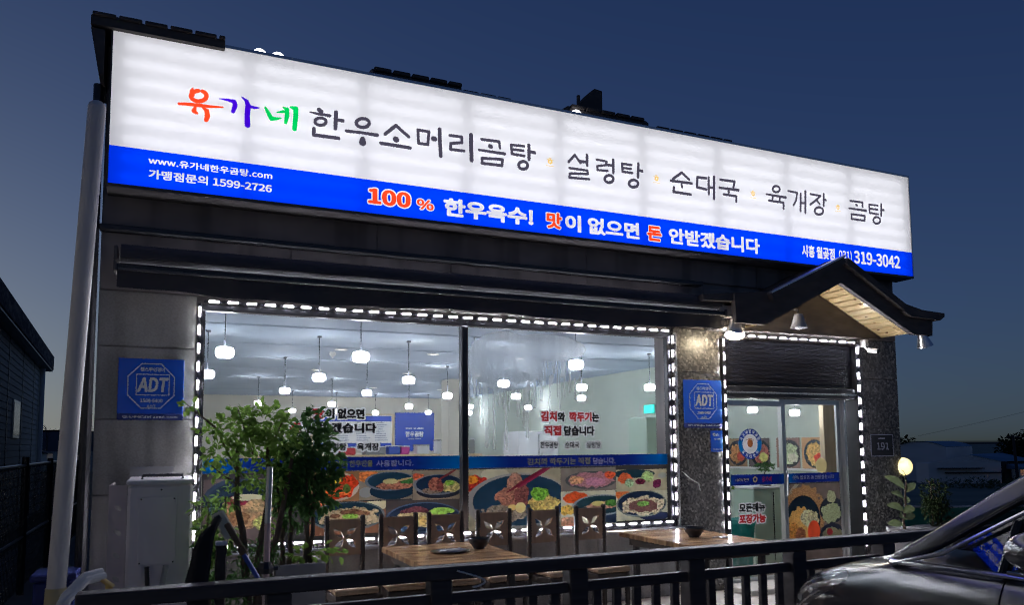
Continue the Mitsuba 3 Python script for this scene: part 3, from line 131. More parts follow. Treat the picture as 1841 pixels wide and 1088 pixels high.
STROKES = json.loads('''{"red":[[[[-0.0417,4.3937,0.0172],[-0.0259,4.3867,0.0172],[-0.0155,4.3751,0.0172],[-0.0119,4.3605,0.0172],[-0.0155,4.3447,0.0172],[-0.0258,4.3296,0.0172],[-0.0415,4.3172,0.0172],[-0.0607,4.3089,0.0172],[-0.0809,4.3059,0.0172],[-0.0997,4.3084,0.0172],[-0.1147,4.3162,0.0172],[-0.1241,4.3282,0.0172],[-0.1267,4.343,0.0172],[-0.1223,4.3587,0.0172],[-0.1113,4.3735,0.0172],[-0.0951,4.3854,0.0172],[-0.0757,4.3931,0.0172]],[[-0.1152,4.4065,0.0057],[-0.1237,4.3785,0.0149],[-0.1158,4.3513,0.0172]],[[-0.212,4.2607,0.0113],[-0.1596,4.2678,0.0136],[-0.0677,4.2739,0.0158],[0.0254,4.279,0.0113],[0.1121,4.2909,0.0057]],[[-0.0927,4.25,0.0114],[-0.1043,4.2216,0.0171],[-0.0814,4.2062,0.0114]],[[-0.0416,4.2636,0.0069],[-0.0069,4.2387,0.0183],[-0.0018,4.1993,0.0206],[-0.0102,4.1611,0.016]]]],"purple":[[[[0.0843,4.3568,0.0035],[0.1391,4.3575,0.0104],[0.1977,4.3529,0.0174],[0.2058,4.3228,0.0197],[0.19,4.2674,0.015]],[[0.2556,4.401,0.0047],[0.2939,4.3738,0.0152],[0.3055,4.3347,0.0223],[0.2996,4.2513,0.0211],[0.3034,4.1722,0.0223]],[[0.3055,4.3347,0.0129],[0.3544,4.3292,0.0117],[0.3893,4.333,0.0059]]]],"green":[[[[0.4395,4.3467,0.0083],[0.4588,4.3144,0.0154],[0.4896,4.2603,0.0201],[0.5206,4.2633,0.0154],[0.5649,4.2756,0.0059]],[[0.5329,4.3214,0.0048],[0.5863,4.3367,0.0131]],[[0.58,4.374,0.0048],[0.6139,4.3596,0.0179],[0.6148,4.3057,0.0191],[0.6046,4.2441,0.0131]],[[0.644,4.3853,0.0096],[0.6849,4.3781,0.0216],[0.6849,4.3058,0.0204],[0.6763,4.2021,0.0192]]]],"char":[[[[0.8774,4.402,0.0195],[0.895,4.3904,0.0195]],[[0.8026,4.3706,0.0061],[0.8604,4.3661,0.0121],[0.968,4.3664,0.0145]],[[0.937,4.3096,0.014],[0.9336,4.2964,0.014],[0.9236,4.284,0.014],[0.9086,4.2744,0.014],[0.8908,4.2689,0.014],[0.873,4.2684,0.014],[0.8579,4.273,0.014],[0.8478,4.2819,0.014],[0.8441,4.2939,0.014],[0.8474,4.307,0.014],[0.8573,4.3194,0.014],[0.8722,4.329,0.014],[0.8899,4.3346,0.014],[0.9078,4.3351,0.014],[0.923,4.3306,0.014],[0.9333,4.3216,0.014],[0.937,4.3096,0.014]],[[1.0206,4.4062,0.0172],[1.019,4.3383,0.0172],[1.0164,4.2616,0.0172]],[[1.0214,4.3411,0.0135],[1.0784,4.341,0.0172]],[[0.8368,4.232,0.0157],[0.8353,4.1759,0.0157],[0.9328,4.1771,0.0157],[1.0445,4.1803,0.0157]]],[[[1.3091,4.3601,0.0156],[1.3049,4.3441,0.0156],[1.2925,4.329,0.0156],[1.274,4.3173,0.0156],[1.2521,4.3106,0.0156],[1.2303,4.31,0.0156],[1.2117,4.3156,0.0156],[1.1993,4.3264,0.0156],[1.1948,4.3408,0.0156],[1.199,4.3568,0.0156],[1.2112,4.3718,0.0156],[1.2296,4.3835,0.0156],[1.2514,4.3903,0.0156],[1.2734,4.391,0.0156],[1.2921,4.3855,0.0156],[1.3046,4.3747,0.0156],[1.3091,4.3601,0.0156]],[[1.1115,4.2552,0.0148],[1.2416,4.2616,0.0135],[1.3788,4.2614,0.0172]],[[1.2518,4.2085,0.0211],[1.2521,4.1763,0.0323]]],[[[1.4506,4.2831,0.0151],[1.5003,4.3316,0.0164],[1.5479,4.3775,0.0164],[1.6013,4.338,0.0164],[1.6652,4.2924,0.0151]],[[1.5461,4.2504,0.0278],[1.5511,4.2487,0.0278]],[[1.414,4.1942,0.0163],[1.5514,4.1943,0.0163],[1.6784,4.1925,0.0163]]],[[[1.7498,4.3701,0.0141],[1.7553,4.2479,0.0141],[1.8423,4.2487,0.0141],[1.8525,4.3702,0.0141],[1.7498,4.3701,0.0141]],[[1.8959,4.3126,0.0246],[1.9064,4.3117,0.0246]],[[1.9539,4.4089,0.0182],[1.9566,4.2899,0.0182],[1.9646,4.1616,0.0182]]],[[[2.0524,4.3676,0.0144],[2.1657,4.3728,0.0144],[2.1683,4.318,0.0144],[2.0604,4.2932,0.0144],[2.0577,4.238,0.0144],[2.1898,4.2426,0.0144]],[[2.2586,4.4062,0.0198],[2.2582,4.2847,0.0198],[2.2632,4.1643,0.0198]]],[[[2.3634,4.3806,0.0146],[2.5401,4.3873,0.0146],[2.5481,4.3228,0.012]],[[2.4495,4.3276,0.0227],[2.4552,4.3271,0.0227]],[[2.338,4.2758,0.0119],[2.5961,4.2764,0.0159]],[[2.3681,4.2022,0.0146],[2.3679,4.1532,0.0146],[2.5668,4.1582,0.0146],[2.5743,4.2195,0.0146],[2.3681,4.2022,0.0146]]],[[[2.7957,4.3814,0.0136],[2.6626,4.3742,0.0136],[2.6705,4.2877,0.0136],[2.7977,4.2865,0.0136]],[[2.6709,4.3323,0.0135],[2.7895,4.3369,0.0135]],[[2.8486,4.4005,0.0171],[2.8486,4.2601,0.0171]],[[2.8494,4.3379,0.0137],[2.9067,4.3357,0.0178]],[[2.8348,4.201,0.0156],[2.831,4.1859,0.0156],[2.8204,4.172,0.0156],[2.8047,4.1616,0.0156],[2.7863,4.156,0.0156],[2.768,4.1563,0.0156],[2.7525,4.1623,0.0156],[2.7423,4.1731,0.0156],[2.7388,4.1871,0.0156],[2.7425,4.2021,0.0156],[2.753,4.2159,0.0156],[2.7686,4.2264,0.0156],[2.787,4.232,0.0156],[2.8054,4.2318,0.0156],[2.8209,4.2258,0.0156],[2.8313,4.215,0.0156],[2.8348,4.201,0.0156]]],[[[3.2758,4.2985,0.014],[3.3465,4.3789,0.014],[3.4094,4.3076,0.014]],[[3.4096,4.3216,0.0176],[3.4683,4.3267,0.0141]],[[3.4834,4.3995,0.015],[3.4834,4.2937,0.015]],[[3.2845,4.2388,0.0131],[3.4864,4.2413,0.0131],[3.4897,4.2066,0.0131],[3.2894,4.1855,0.0131],[3.281,4.1427,0.0131],[3.5044,4.1559,0.0131]]],[[[3.5915,4.3696,0.0125],[3.7073,4.3653,0.0125],[3.6985,4.3284,0.0125],[3.5981,4.3032,0.0125],[3.5993,4.2644,0.0125],[3.7174,4.2705,0.0125]],[[3.7227,4.3319,0.0161],[3.7712,4.3353,0.0134]],[[3.7847,4.3946,0.0153],[3.7838,4.2602,0.0153]],[[3.7824,4.1975,0.0152],[3.7782,4.1826,0.0152],[3.767,4.1689,0.0152],[3.7504,4.1586,0.0152],[3.731,4.1531,0.0152],[3.7118,4.1533,0.0152],[3.6956,4.1592,0.0152],[3.685,4.1699,0.0152],[3.6815,4.1837,0.0152],[3.6856,4.1985,0.0152],[3.6967,4.2122,0.0152],[3.7132,4.2225,0.0152],[3.7326,4.2281,0.0152],[3.7519,4.2279,0.0152],[3.7681,4.222,0.0152],[3.7789,4.2114,0.0152],[3.7824,4.1975,0.0152]]],[[[3.9974,4.3717,0.0136],[3.8861,4.37,0.0136],[3.8924,4.2881,0.0136],[4.0079,4.2899,0.0136]],[[3.8933,4.3278,0.0126],[3.9923,4.3311,0.0126]],[[4.0835,4.3987,0.0155],[4.0736,4.2556,0.0155]],[[4.0797,4.329,0.0128],[4.1257,4.3265,0.0164]],[[4.074,4.1886,0.0154],[4.0695,4.1734,0.0154],[4.0574,4.1595,0.0154],[4.0396,4.1489,0.0154],[4.0188,4.1432,0.0154],[3.9982,4.1434,0.0154],[3.9809,4.1493,0.0154],[3.9695,4.16,0.0154],[3.9658,4.174,0.0154],[3.9702,4.1891,0.0154],[3.9822,4.203,0.0154],[3.9999,4.2136,0.0154],[4.0207,4.2193,0.0154],[4.0413,4.2193,0.0154],[4.0588,4.2134,0.0154],[4.0702,4.2026,0.0154],[4.074,4.1886,0.0154]]],[[[4.506,4.2967,0.0149],[4.6185,4.3812,0.0149],[4.7097,4.319,0.0149]],[[4.4792,4.2745,0.0149],[4.7442,4.2806,0.0149]],[[4.6144,4.2519,0.0131],[4.6179,4.2226,0.0131]],[[4.5165,4.2091,0.0149],[4.5062,4.1597,0.0149],[4.7267,4.1584,0.0149]]],[[[4.9322,4.3627,0.0152],[4.8186,4.3584,0.0152],[4.8103,4.2481,0.0152],[4.9324,4.2415,0.0152]],[[4.9669,4.3751,0.0143],[4.9625,4.1925,0.0143]],[[5.0387,4.3926,0.0153],[5.0298,4.1517,0.0153]],[[4.9653,4.2686,0.0133],[5.0342,4.2701,0.0133]]],[[[5.1213,4.3734,0.0144],[5.3138,4.3785,0.0144],[5.2969,4.3125,0.0144]],[[5.1039,4.2831,0.0125],[5.3623,4.2883,0.0163]],[[5.2291,4.2651,0.0154],[5.2307,4.2461,0.0154]],[[5.1618,4.2181,0.0144],[5.3309,4.2167,0.0144],[5.3285,4.1586,0.0144]]],[[[5.9484,4.3777,0.0138],[5.9438,4.3634,0.0138],[5.9322,4.3503,0.0138],[5.9154,4.3403,0.0138],[5.8958,4.3351,0.0138],[5.8766,4.3353,0.0138],[5.8606,4.3409,0.0138],[5.8502,4.3512,0.0138],[5.847,4.3644,0.0138],[5.8515,4.3786,0.0138],[5.863,4.3917,0.0138],[5.8797,4.4017,0.0138],[5.8993,4.407,0.0138],[5.9185,4.4068,0.0138],[5.9347,4.4012,0.0138],[5.9451,4.391,0.0138],[5.9484,4.3777,0.0138]],[[5.757,4.2941,0.0115],[6.0324,4.2915,0.0157]],[[5.8457,4.2804,0.0126],[5.8358,4.2373,0.0126]],[[5.9464,4.2806,0.0127],[5.9418,4.2422,0.0127]],[[5.7854,4.2268,0.0136],[5.9972,4.228,0.0136],[5.9939,4.1603,0.0136]]],[[[6.0741,4.373,0.0128],[6.2041,4.3687,0.0128],[6.1832,4.2808,0.0128],[6.1419,4.2163,0.0128]],[[6.2558,4.3647,0.014],[6.2427,4.1648,0.014]],[[6.3266,4.4017,0.0151],[6.3134,4.1519,0.0151]],[[6.2503,4.2573,0.0129],[6.3191,4.2594,0.0129]]],[[[6.4029,4.3793,0.013],[6.554,4.3771,0.013],[6.4658,4.3055,0.013],[6.3935,4.2557,0.013]],[[6.4864,4.3231,0.013],[6.5372,4.2776,0.013]],[[6.6063,4.4033,0.0142],[6.5985,4.2635,0.0142]],[[6.6026,4.3377,0.0142],[6.6367,4.3377,0.0142]],[[6.5867,4.2037,0.0141],[6.5807,4.1864,0.0141],[6.5658,4.1707,0.0141],[6.5441,4.1587,0.0141],[6.5191,4.1525,0.0141],[6.4944,4.1529,0.0141],[6.4739,4.1598,0.0141],[6.4607,4.1722,0.0141],[6.4567,4.1882,0.0141],[6.4625,4.2053,0.0141],[6.4773,4.2211,0.0141],[6.4988,4.233,0.0141],[6.5239,4.2393,0.0141],[6.5486,4.239,0.0141],[6.5692,4.2322,0.0141],[6.5826,4.2197,0.0141],[6.5867,4.2037,0.0141]]],[[[7.0204,4.3769,0.0134],[7.2167,4.3836,0.0134],[7.2163,4.33,0.0134]],[[7.1155,4.3377,0.0168],[7.1243,4.3366,0.0168]],[[6.9972,4.2857,0.0111],[7.2705,4.2875,0.0156]],[[7.0343,4.2196,0.0133],[7.0278,4.1615,0.0133],[7.2386,4.1635,0.0133],[7.2483,4.2225,0.0133],[7.0343,4.2196,0.0133]]],[[[7.4703,4.3744,0.0125],[7.3241,4.37,0.0125],[7.3295,4.2677,0.0125],[7.4694,4.2685,0.0125]],[[7.333,4.3218,0.0124],[7.4608,4.3237,0.0124]],[[7.5273,4.3995,0.0148],[7.5176,4.2561,0.0148]],[[7.5227,4.3311,0.0148],[7.5688,4.3299,0.0148]],[[7.4983,4.1976,0.0136],[7.4928,4.1814,0.0136],[7.4792,4.1668,0.0136],[7.4597,4.1558,0.0136],[7.4371,4.1502,0.0136],[7.415,4.1508,0.0136],[7.3967,4.1575,0.0136],[7.385,4.1692,0.0136],[7.3816,4.1842,0.0136],[7.387,4.2003,0.0136],[7.4005,4.2149,0.0136],[7.42,4.2259,0.0136],[7.4425,4.2316,0.0136],[7.4647,4.2311,0.0136],[7.4831,4.2244,0.0136],[7.4949,4.2127,0.0136],[7.4983,4.1976,0.0136]]]]}''')
FOOD_PANELS, FOOD_SHAPES = json.loads('''[[[0.054,0.641,0.714,1.287,95,80,78],[0.815,1.313,1.075,1.333,135,95,65],[1.313,1.793,1.078,1.334,125,112,96],[1.796,2.251,1.062,1.325,128,112,95],[0.891,1.551,0.793,1.068,120,80,60],[1.552,2.25,0.757,1.062,64,56,54],[2.31,3.288,0.736,1.324,152,142,118],[3.291,3.915,1.09,1.319,112,102,92],[3.287,3.908,0.736,1.09,190,184,160],[3.916,4.531,1.07,1.289,170,160,130],[3.911,4.532,0.777,1.07,185,178,150],[6.167,7.077,-0.294,1.079,98,84,78]],[[0,0.343,1.108,0.297,0.191,0,0,40,50,65],[0,0.343,1.095,0.272,0.172,0,0,28,38,50],[0,0.402,1.013,0.21,0.132,0,1,168,132,98],[0,0.318,1.109,0.076,0.04,0,1,120,40,55],[0,0.393,1.136,0.127,0.027,0,0,190,182,150],[0,0.296,0.965,0.107,0.059,0,1,140,100,70],[0,0.512,0.922,0.077,0.053,0,1,190,185,110],[0,0.458,1.064,0.07,0.053,0,1,180,150,110],[1,1.115,1.205,0.198,0.125,0,0,172,152,132],[1,1.111,1.209,0.184,0.112,0,1,185,58,32],[1,1.066,1.244,0.089,0.039,0,1,196,175,60],[1,1.101,1.165,0.138,0.043,0,1,205,100,52],[1,1.115,1.205,0.067,0.033,0,1,150,60,40],[1,1.205,1.188,0.03,0.037,0,1,75,88,42],[2,1.395,1.281,0.101,0.046,0,1,196,110,58],[2,1.373,1.145,0.062,0.045,0,0,128,126,122],[2,1.608,1.153,0.202,0.077,0,0,24,40,54],[2,1.591,1.238,0.23,0.084,0,0,92,96,102],[2,1.595,1.241,0.207,0.074,0,0,26,46,60],[2,1.631,1.198,0.159,0.037,0,1,150,95,75],[2,1.591,1.236,0.07,0.023,0,0,176,165,115],[2,1.743,1.238,0.064,0.028,0,1,52,88,46],[2,1.711,1.25,0.096,0.008,0.2,0,170,140,100],[3,1.848,1.27,0.057,0.031,0,1,190,90,60],[3,2.047,1.139,0.217,0.067,0,0,28,30,40],[3,2.038,1.195,0.238,0.094,0,0,104,104,108],[3,2.046,1.201,0.219,0.082,0,0,24,36,54],[3,1.972,1.142,0.099,0.027,0,1,122,102,86],[3,2.151,1.18,0.089,0.054,0,1,176,160,102],[3,2.005,1.203,0.068,0.063,0,1,142,84,68],[3,2.055,1.178,0.033,0.047,0,1,110,55,50],[3,2.143,1.211,0.052,0.025,0,1,122,155,60],[3,2.122,1.283,0.118,0.01,0.5,0,100,35,40],[4,1.475,1.036,0.109,0.045,0,0,196,184,150],[4,0.992,1.025,0.088,0.044,0,1,170,90,60],[4,1.219,0.949,0.324,0.127,0,0,92,97,97],[4,1.215,0.953,0.305,0.112,0,0,26,42,52],[4,1.223,0.934,0.272,0.086,0,1,170,150,118],[4,1.238,0.978,0.094,0.028,0,1,112,76,56],[4,1.111,0.953,0.052,0.021,0,1,120,84,62],[4,1.36,0.965,0.046,0.021,0,1,125,88,64],[4,1.231,0.944,0.074,0.024,0,1,132,165,70],[5,1.898,0.903,0.352,0.139,0,0,62,78,98],[5,1.902,0.907,0.331,0.125,0,0,24,34,50],[5,1.898,0.888,0.27,0.07,0,1,180,155,112],[5,1.817,0.969,0.13,0.037,0,1,106,60,64],[5,1.784,0.931,0.145,0.023,0,1,196,172,128],[5,2.063,0.957,0.113,0.038,0,1,150,185,82],[5,1.906,0.876,0.106,0.043,0,1,196,164,100],[6,2.596,1.275,0.145,0.06,0,0,176,166,140],[6,2.381,1.188,0.142,0.079,0,1,178,52,42],[6,2.345,1.228,0.078,0.039,0,1,212,130,44],[6,2.844,1.014,0.544,0.268,0,0,138,132,126],[6,2.867,1.026,0.497,0.238,0,0,26,46,62],[6,2.281,0.866,0.056,0.097,0,0,150,150,120],[6,2.696,0.913,0.219,0.086,0,1,132,118,102],[6,3.101,0.991,0.172,0.092,0,1,194,168,98],[6,2.794,1.176,0.082,0.107,0,1,165,120,100],[6,2.748,1.064,0.151,0.087,0,1,156,104,84],[6,2.867,1.066,0.075,0.134,0,1,118,68,62],[6,3.064,1.08,0.095,0.061,0,1,112,158,56],[6,2.77,0.96,0.044,0.028,0,0,216,182,110],[6,2.855,0.956,0.054,0.05,0,0,222,196,132],[6,2.952,1.233,0.28,0.016,0.5,0,98,26,42],[6,3.02,1.245,0.228,0.012,0.5,0,120,35,60],[7,3.632,1.195,0.293,0.088,0,0,66,66,66],[7,3.645,1.198,0.269,0.076,0,2,160,108,112],[7,3.463,1.199,0.076,0.043,0,1,190,142,104],[7,3.847,1.239,0.071,0.037,0,1,202,84,54],[7,3.673,1.18,0.114,0.042,0,2,175,120,138],[8,3.46,1.019,0.179,0.076,0,0,182,172,152],[8,3.464,1.026,0.155,0.054,0,2,202,82,42],[8,3.355,0.912,0.094,0.048,0,1,205,165,80],[8,3.377,0.795,0.134,0.048,0,1,196,140,110],[8,3.872,0.842,0.183,0.078,0,0,26,36,52],[8,3.742,0.946,0.328,0.105,0,0,124,128,128],[8,3.746,0.949,0.297,0.09,0,0,26,46,52],[8,3.734,0.942,0.197,0.041,0,1,172,128,108],[8,3.701,0.963,0.075,0.025,0,0,192,178,112],[8,3.858,0.962,0.075,0.035,0,1,72,112,50],[9,4.126,1.247,0.257,0.043,0,0,24,44,52],[9,4.023,1.207,0.089,0.057,0,2,194,92,56],[9,4.29,1.215,0.074,0.052,0,1,152,172,112],[9,4.41,1.139,0.057,0.045,0,1,82,30,52],[9,4.21,1.166,0.065,0.03,0,1,86,34,50],[9,4.073,1.155,0.051,0.043,0,1,150,170,130],[9,4.475,1.225,0.053,0.029,0,0,150,150,140],[10,3.994,1.036,0.101,0.057,0,2,204,112,62],[10,4.234,1.078,0.13,0.014,0,0,150,50,50],[10,4.375,0.812,0.193,0.043,0,0,40,45,70],[10,4.217,0.942,0.302,0.137,0,0,112,116,108],[10,4.22,0.945,0.286,0.124,0,0,24,34,50],[10,4.234,0.923,0.269,0.095,0,1,188,172,142],[10,4.247,0.915,0.177,0.066,0,2,112,76,70],[10,4.235,0.94,0.071,0.026,0,1,122,162,80],[11,6.313,1.031,0.122,0.024,0.7,0,150,140,125],[11,6.43,0.736,0.323,0.329,0,2,152,112,76],[11,6.441,0.674,0.256,0.272,0,0,24,34,44],[11,6.392,0.6,0.199,0.213,0,2,205,155,88],[11,6.53,0.685,0.128,0.101,0,1,194,182,142],[11,6.594,0.528,0.095,0.13,0,0,204,74,46],[11,6.288,0.544,0.081,0.091,0,1,180,120,60],[11,6.386,0.493,0.081,0.091,0,1,140,85,60],[11,6.882,0.763,0.192,0.153,0,0,34,37,44],[11,6.869,0.732,0.145,0.112,0,2,142,147,112],[11,6.874,0.92,0.073,0.075,0,2,152,152,118],[11,6.875,0.474,0.196,0.14,0,0,30,32,42],[11,6.875,0.474,0.145,0.099,0,2,122,117,92],[11,6.835,0.515,0.047,0.04,0,0,130,40,45]]]''')
_A = '0123456789ABCDEFGHIJKLMNOPQRSTUVWXYZabcdefghijklmnopqrstuvwxyz!#$%&()*+-:<=>?@^_`{|}~'
def _num(s): return [(_A.index(s[i]) * 85 + _A.index(s[i + 1])) / 400 - .4 for i in range(0, len(s), 2)]
def glyph(ch):
    parts = GLYPHS[ch].split(';')
    out = []
    for p in parts[1:]:
        rings = [np.array(_num(r)).reshape(-1, 2) for r in p.split('/')]
        out.append(Polygon(rings[0], rings[1:]).buffer(0))
    return (unary_union(out) if out else Polygon()), _num(parts[0])[0]

def text(s, x0, x1, z0, z1, bold=0.02):
    """The line of text as an outline filling the box x0..x1, z0..z1 of a plane."""
    x, gs = 0.0, []
    for ch in s:
        g, adv = glyph(ch)
        if not g.is_empty: gs.append(affinity.translate(g.buffer(bold) if bold else g, x, 0))
        x += adv
    g = unary_union(gs)
    a, b, c, d = g.bounds
    return affinity.affine_transform(g, [(x1 - x0) / (c - a), 0, 0, (z1 - z0) / (d - b), x0 - a * (x1 - x0) / (c - a), z0 - b * (z1 - z0) / (d - b)]).simplify(0.0006)

def brush(strokes):
    """Brush strokes of varying width: hulls of the discs along each stroke."""
    out = []
    for st in strokes:
        discs = [Point(x, z).buffer(max(r, .002), quad_segs=4) for x, z, r in st]
        for a, b in zip(discs, discs[1:]): out.append(unary_union([a, b]).convex_hull)
    return unary_union(out).simplify(0.0008)

# ------------------------------------------------------------------ materials
def rgb(c): return {'type': 'rgb', 'value': [float(x) for x in c]}
def mat(name, color, rough=.6, metal=0.0, spec=.5, bump=None, two=True, **kw):
    b = dict(type='principled', base_color=color if isinstance(color, dict) else rgb(color), roughness=rough, metallic=metal, specular=spec, **kw)
    if bump: b = {'type': 'bumpmap', 'arbitrary': proc(bump[0], eps=bump[2] if len(bump) > 2 else 1e-3), 'scale': bump[1], 'bsdf': b}
    scene[name] = {'type': 'twosided', 'bsdf': b} if two else b
    return name

def fol(name, color, trans=.7):
    scene[name] = dict(type='principledthin', base_color=color if isinstance(color, dict) else rgb(color), roughness=.45, diff_trans=trans, spec_trans=0.0, eta=1.4)
    return name

def granite_c(p, n, uv):
    d1, d2, w = voronoi(p.x * 48 + p.y * 31, p.z * 48 + p.y * 17)
    sp = mix((.045, .042, .041), (.17, .158, .145), smoothstep(.30, .80, w) * .8)
    sp = mix(sp, (.26, .245, .23), smoothstep(.92, .96, w))
    blotch = fbm(p.x * 5 + 3, p.y * 5, p.z * 5, 3)
    return sp * (0.75 + 0.6 * blotch)
def wallgrey_c(p, n, uv):
    d1, d2, w = voronoi(p.x * 90 + p.y * 41, p.z * 90)
    b = fbm(p.x * 2.2, p.y * 2, p.z * 1.3, 4)
    st = smoothstep(.45, .8, fbm(p.x * 7 + 1, p.y * 7, p.z * .6, 3))
    return mix((.25, .235, .225), (.45, .43, .41), b * .7 + w * .3) * (1 - .35 * st)
def plaster_c(p, n, uv):
    st = smoothstep(.45, .75, fbm(p.x * 6 + 8, p.y * 6, p.z * .5, 3))
    return mix((.16, .14, .138), (.30, .265, .26), fbm(p.x * 1.7, p.y, p.z * 3.5, 4)) * (1 - .35 * st)
def wood_c(p, n, uv):
    k = cell_rand(dr.floor(p.y * 5.6 + .02), 4, 1)
    g = fbm(p.x * 2.0 + k * 9, p.y * 34, 3, 4)
    r = fbm(p.x * .8 + 4 + k * 5, p.y * 9, 2, 2)
    knot = smoothstep(.62, .75, fbm(p.x * 5, p.y * 9, 8, 2))
    return mix((.17, .085, .04), (.50, .30, .155), smoothstep(.25, .75, g * .65 + r * .35)) * (.78 + .4 * k) * (1 - .5 * knot)
def chairwood_c(p, n, uv):
    g = fbm(p.x * 40, p.y * 40, p.z * 3, 3)
    return mix((.33, .215, .135), (.46, .31, .20), g)
def pine_c(p, n, uv):
    g = fbm(p.x * 30 + p.z * 22, p.y * 2.4, p.z * 6, 4)
    plank = cell_rand(dr.floor((p.x * .905 - p.z * .425) * 10.0), 3)
    d1, d2, w = voronoi(p.x * 7 - p.z * 3, p.y * 4.5)
    c = mix((.50, .335, .14), (.74, .55, .28), g) * (.86 + .26 * plank)
    return mix((.20, .095, .035), c, smoothstep(.05, .12, d1))
def concrete_c(p, n, uv):
    return mix((.26, .25, .235), (.44, .425, .40), fbm(p.x * 3, p.y * 3, 0, 6))
def paver_c(p, n, uv):
    k = cell_rand(dr.floor(p.x * 2.5), dr.floor(p.y * 2.5), 2)
    return mix((.42, .40, .36), (.62, .585, .52), fbm(p.x * 6, p.y * 6, 1, 4) * .6 + k * .4)
def field_c(p, n, uv):
    return mix((.07, .085, .065), (.17, .185, .15), fbm(p.x * .35, p.y * .35, 0, 5))
def siding_c(p, n, uv):
    return mix((.52, .49, .41), (.72, .67, .55), fbm(p.x * .8, p.y * .8, p.z * 4, 4))
def rust_c(p, n, uv):
    return mix((.08, .07, .068), (.24, .19, .155), smoothstep(.35, .75, fbm(p.x * 3, p.y * 3, p.z * 9, 4)))
def polec_c(p, n, uv):
    b = fbm(p.x * 12, p.y * 12, p.z * 2.2, 4)
    up = mix((.56, .525, .50), (.72, .68, .65), b)
    return mix(mix((.42, .35, .19), (.56, .47, .27), b), up, smoothstep(.70, .71, p.z))
def roof_c(p, n, uv):
    return mix((.035, .03, .03), (.10, .085, .08), fbm(p.x * 6, p.y * 6, p.z * 14, 4))
def foliage(a, b):
    return lambda p, n, uv: mix(a, b, noise(p.x * 30, p.y * 30, p.z * 30))
def grain(s): return lambda p, n, uv: fbm(p.x * s, p.y * s, p.z * s, 3)

mat('granite', proc(granite_c), .35, spec=.5)
mat('grey_stone', proc(wallgrey_c), .6)
mat('plaster', proc(plaster_c), .8)
mat('tabletop_wood', proc(wood_c), .16, spec=.6)
mat('chair_wood', proc(chairwood_c), .4)
mat('pine', proc(pine_c), .12, spec=.9)
mat('concrete', proc(concrete_c), .85, bump=(grain(70), .006, .003))
mat('paver', proc(paver_c), .7)
mat('field', proc(field_c), .95)
mat('siding_metal', proc(siding_c), .6)
mat('rusty', proc(rust_c), .8)
mat('pole_paint', proc(polec_c), .55)
mat('roof_tile', proc(roof_c), .75)
mat('dark_wood', (.035, .026, .022), .45, bump=(lambda p, n, uv: fbm(p.x * 25, p.y * 60, p.z * 60, 3), .002, .002))
mat('black_paint', (.018, .017, .019), .38)
mat('shutter_paint', (.008, .008, .012), .75, spec=.12)
mat('rail_paint', proc(lambda p, n, uv: mix((.035, .030, .031), (.075, .064, .064), fbm(p.x * 5, p.y * 30, p.z * 30, 3))), .5, spec=.35)
mat('black_cloth', (.012, .012, .016), .9)
mat('awning_cloth', (.05, .048, .055), .8, bump=(lambda p, n, uv: fbm(p.x * 3, p.y * 3, p.z * 30, 3), .004, .004))
mat('awning_metal', (.10, .092, .09), .45, .4)
mat('dark_frame', (.045, .045, .05), .35, .6)
mat('alu', (.62, .62, .62), .28, .9)
mat('steel', (.55, .55, .57), .2, 1.0)
mat('cabinet_paint', proc(lambda p, n, uv: mix((.62, .58, .60), (.74, .70, .71), fbm(p.x * 4, p.y * 4, p.z * 4, 4))), .5)
mat('guard_paint', proc(lambda p, n, uv: mix((.45, .38, .39), (.57, .49, .49), fbm(p.x * 4, p.y * 4, p.z * 4, 4))), .6)
mat('white_paint', (.78, .78, .76), .5)
mat('grey_plastic', (.30, .30, .31), .5)
mat('white_tape', (.68, .68, .66), .6)
mat('black_rubber', (.02, .02, .02), .6)
mat('brass', (.75, .55, .22), .3, 1.0)
mat('blue_panel', (.015, .095, .62), .35)
mat('navy_panel', (.016, .028, .16), .5)
mat('print_white', (.78, .78, .78), .5)
mat('print_grey', (.36, .36, .42), .5)
mat('black_glaze', (.02, .02, .026), .12, spec=.6)
mat('clay_pot', (.24, .23, .235), .7)
mat('planter_grey', proc(lambda p, n, uv: mix((.26, .25, .24), (.36, .345, .33), fbm(p.x * 8, p.y * 8, p.z * 8, 4))), .8)
mat('dark_pot', (.03, .03, .034), .5)
mat('soil', (.05, .038, .028), .95)
mat('bark', proc(lambda p, n, uv: mix((.055, .036, .026), (.14, .098, .07), fbm(p.x * 40, p.y * 40, p.z * 8, 3))), .9)
mat('pink_pole', (.58, .42, .40), .4)
mat('mop_blue', (.05, .10, .42), .35)
mat('mop_head', (.70, .64, .46), .7)
mat('mop_brown', (.16, .10, .05), .6)
mat('green_net', proc(lambda p, n, uv: mix((.02, .16, .10), (.05, .26, .16), fbm(p.x * 3, p.y * 3, p.z * 9, 4) * .6 + noise(p.x * 45, p.y * 45, p.z * 45) * .4)), .8)
mat('rope', (.6, .6, .56), .8)
mat('barn_wall', proc(lambda p, n, uv: mix((.58, .53, .50), (.76, .70, .66), fbm(p.x * .7, p.y * .7, p.z * 1.6, 4))), .8)
mat('barn_roof', (.10, .20, .30), .6)
mat('barn_dark', (.03, .03, .035), .8)
mat('hill', (.02, .022, .03), 1.0)
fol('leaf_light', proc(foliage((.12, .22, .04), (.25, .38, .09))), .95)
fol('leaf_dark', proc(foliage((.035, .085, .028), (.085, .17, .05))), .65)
fol('leaf_rubber', proc(foliage((.10, .13, .06), (.19, .22, .12))), .4)
fol('leaf_tree', proc(foliage((.015, .025, .012), (.035, .05, .02))), .4)
fol('leaf_bush', proc(foliage((.03, .055, .025), (.07, .10, .045))), .5)
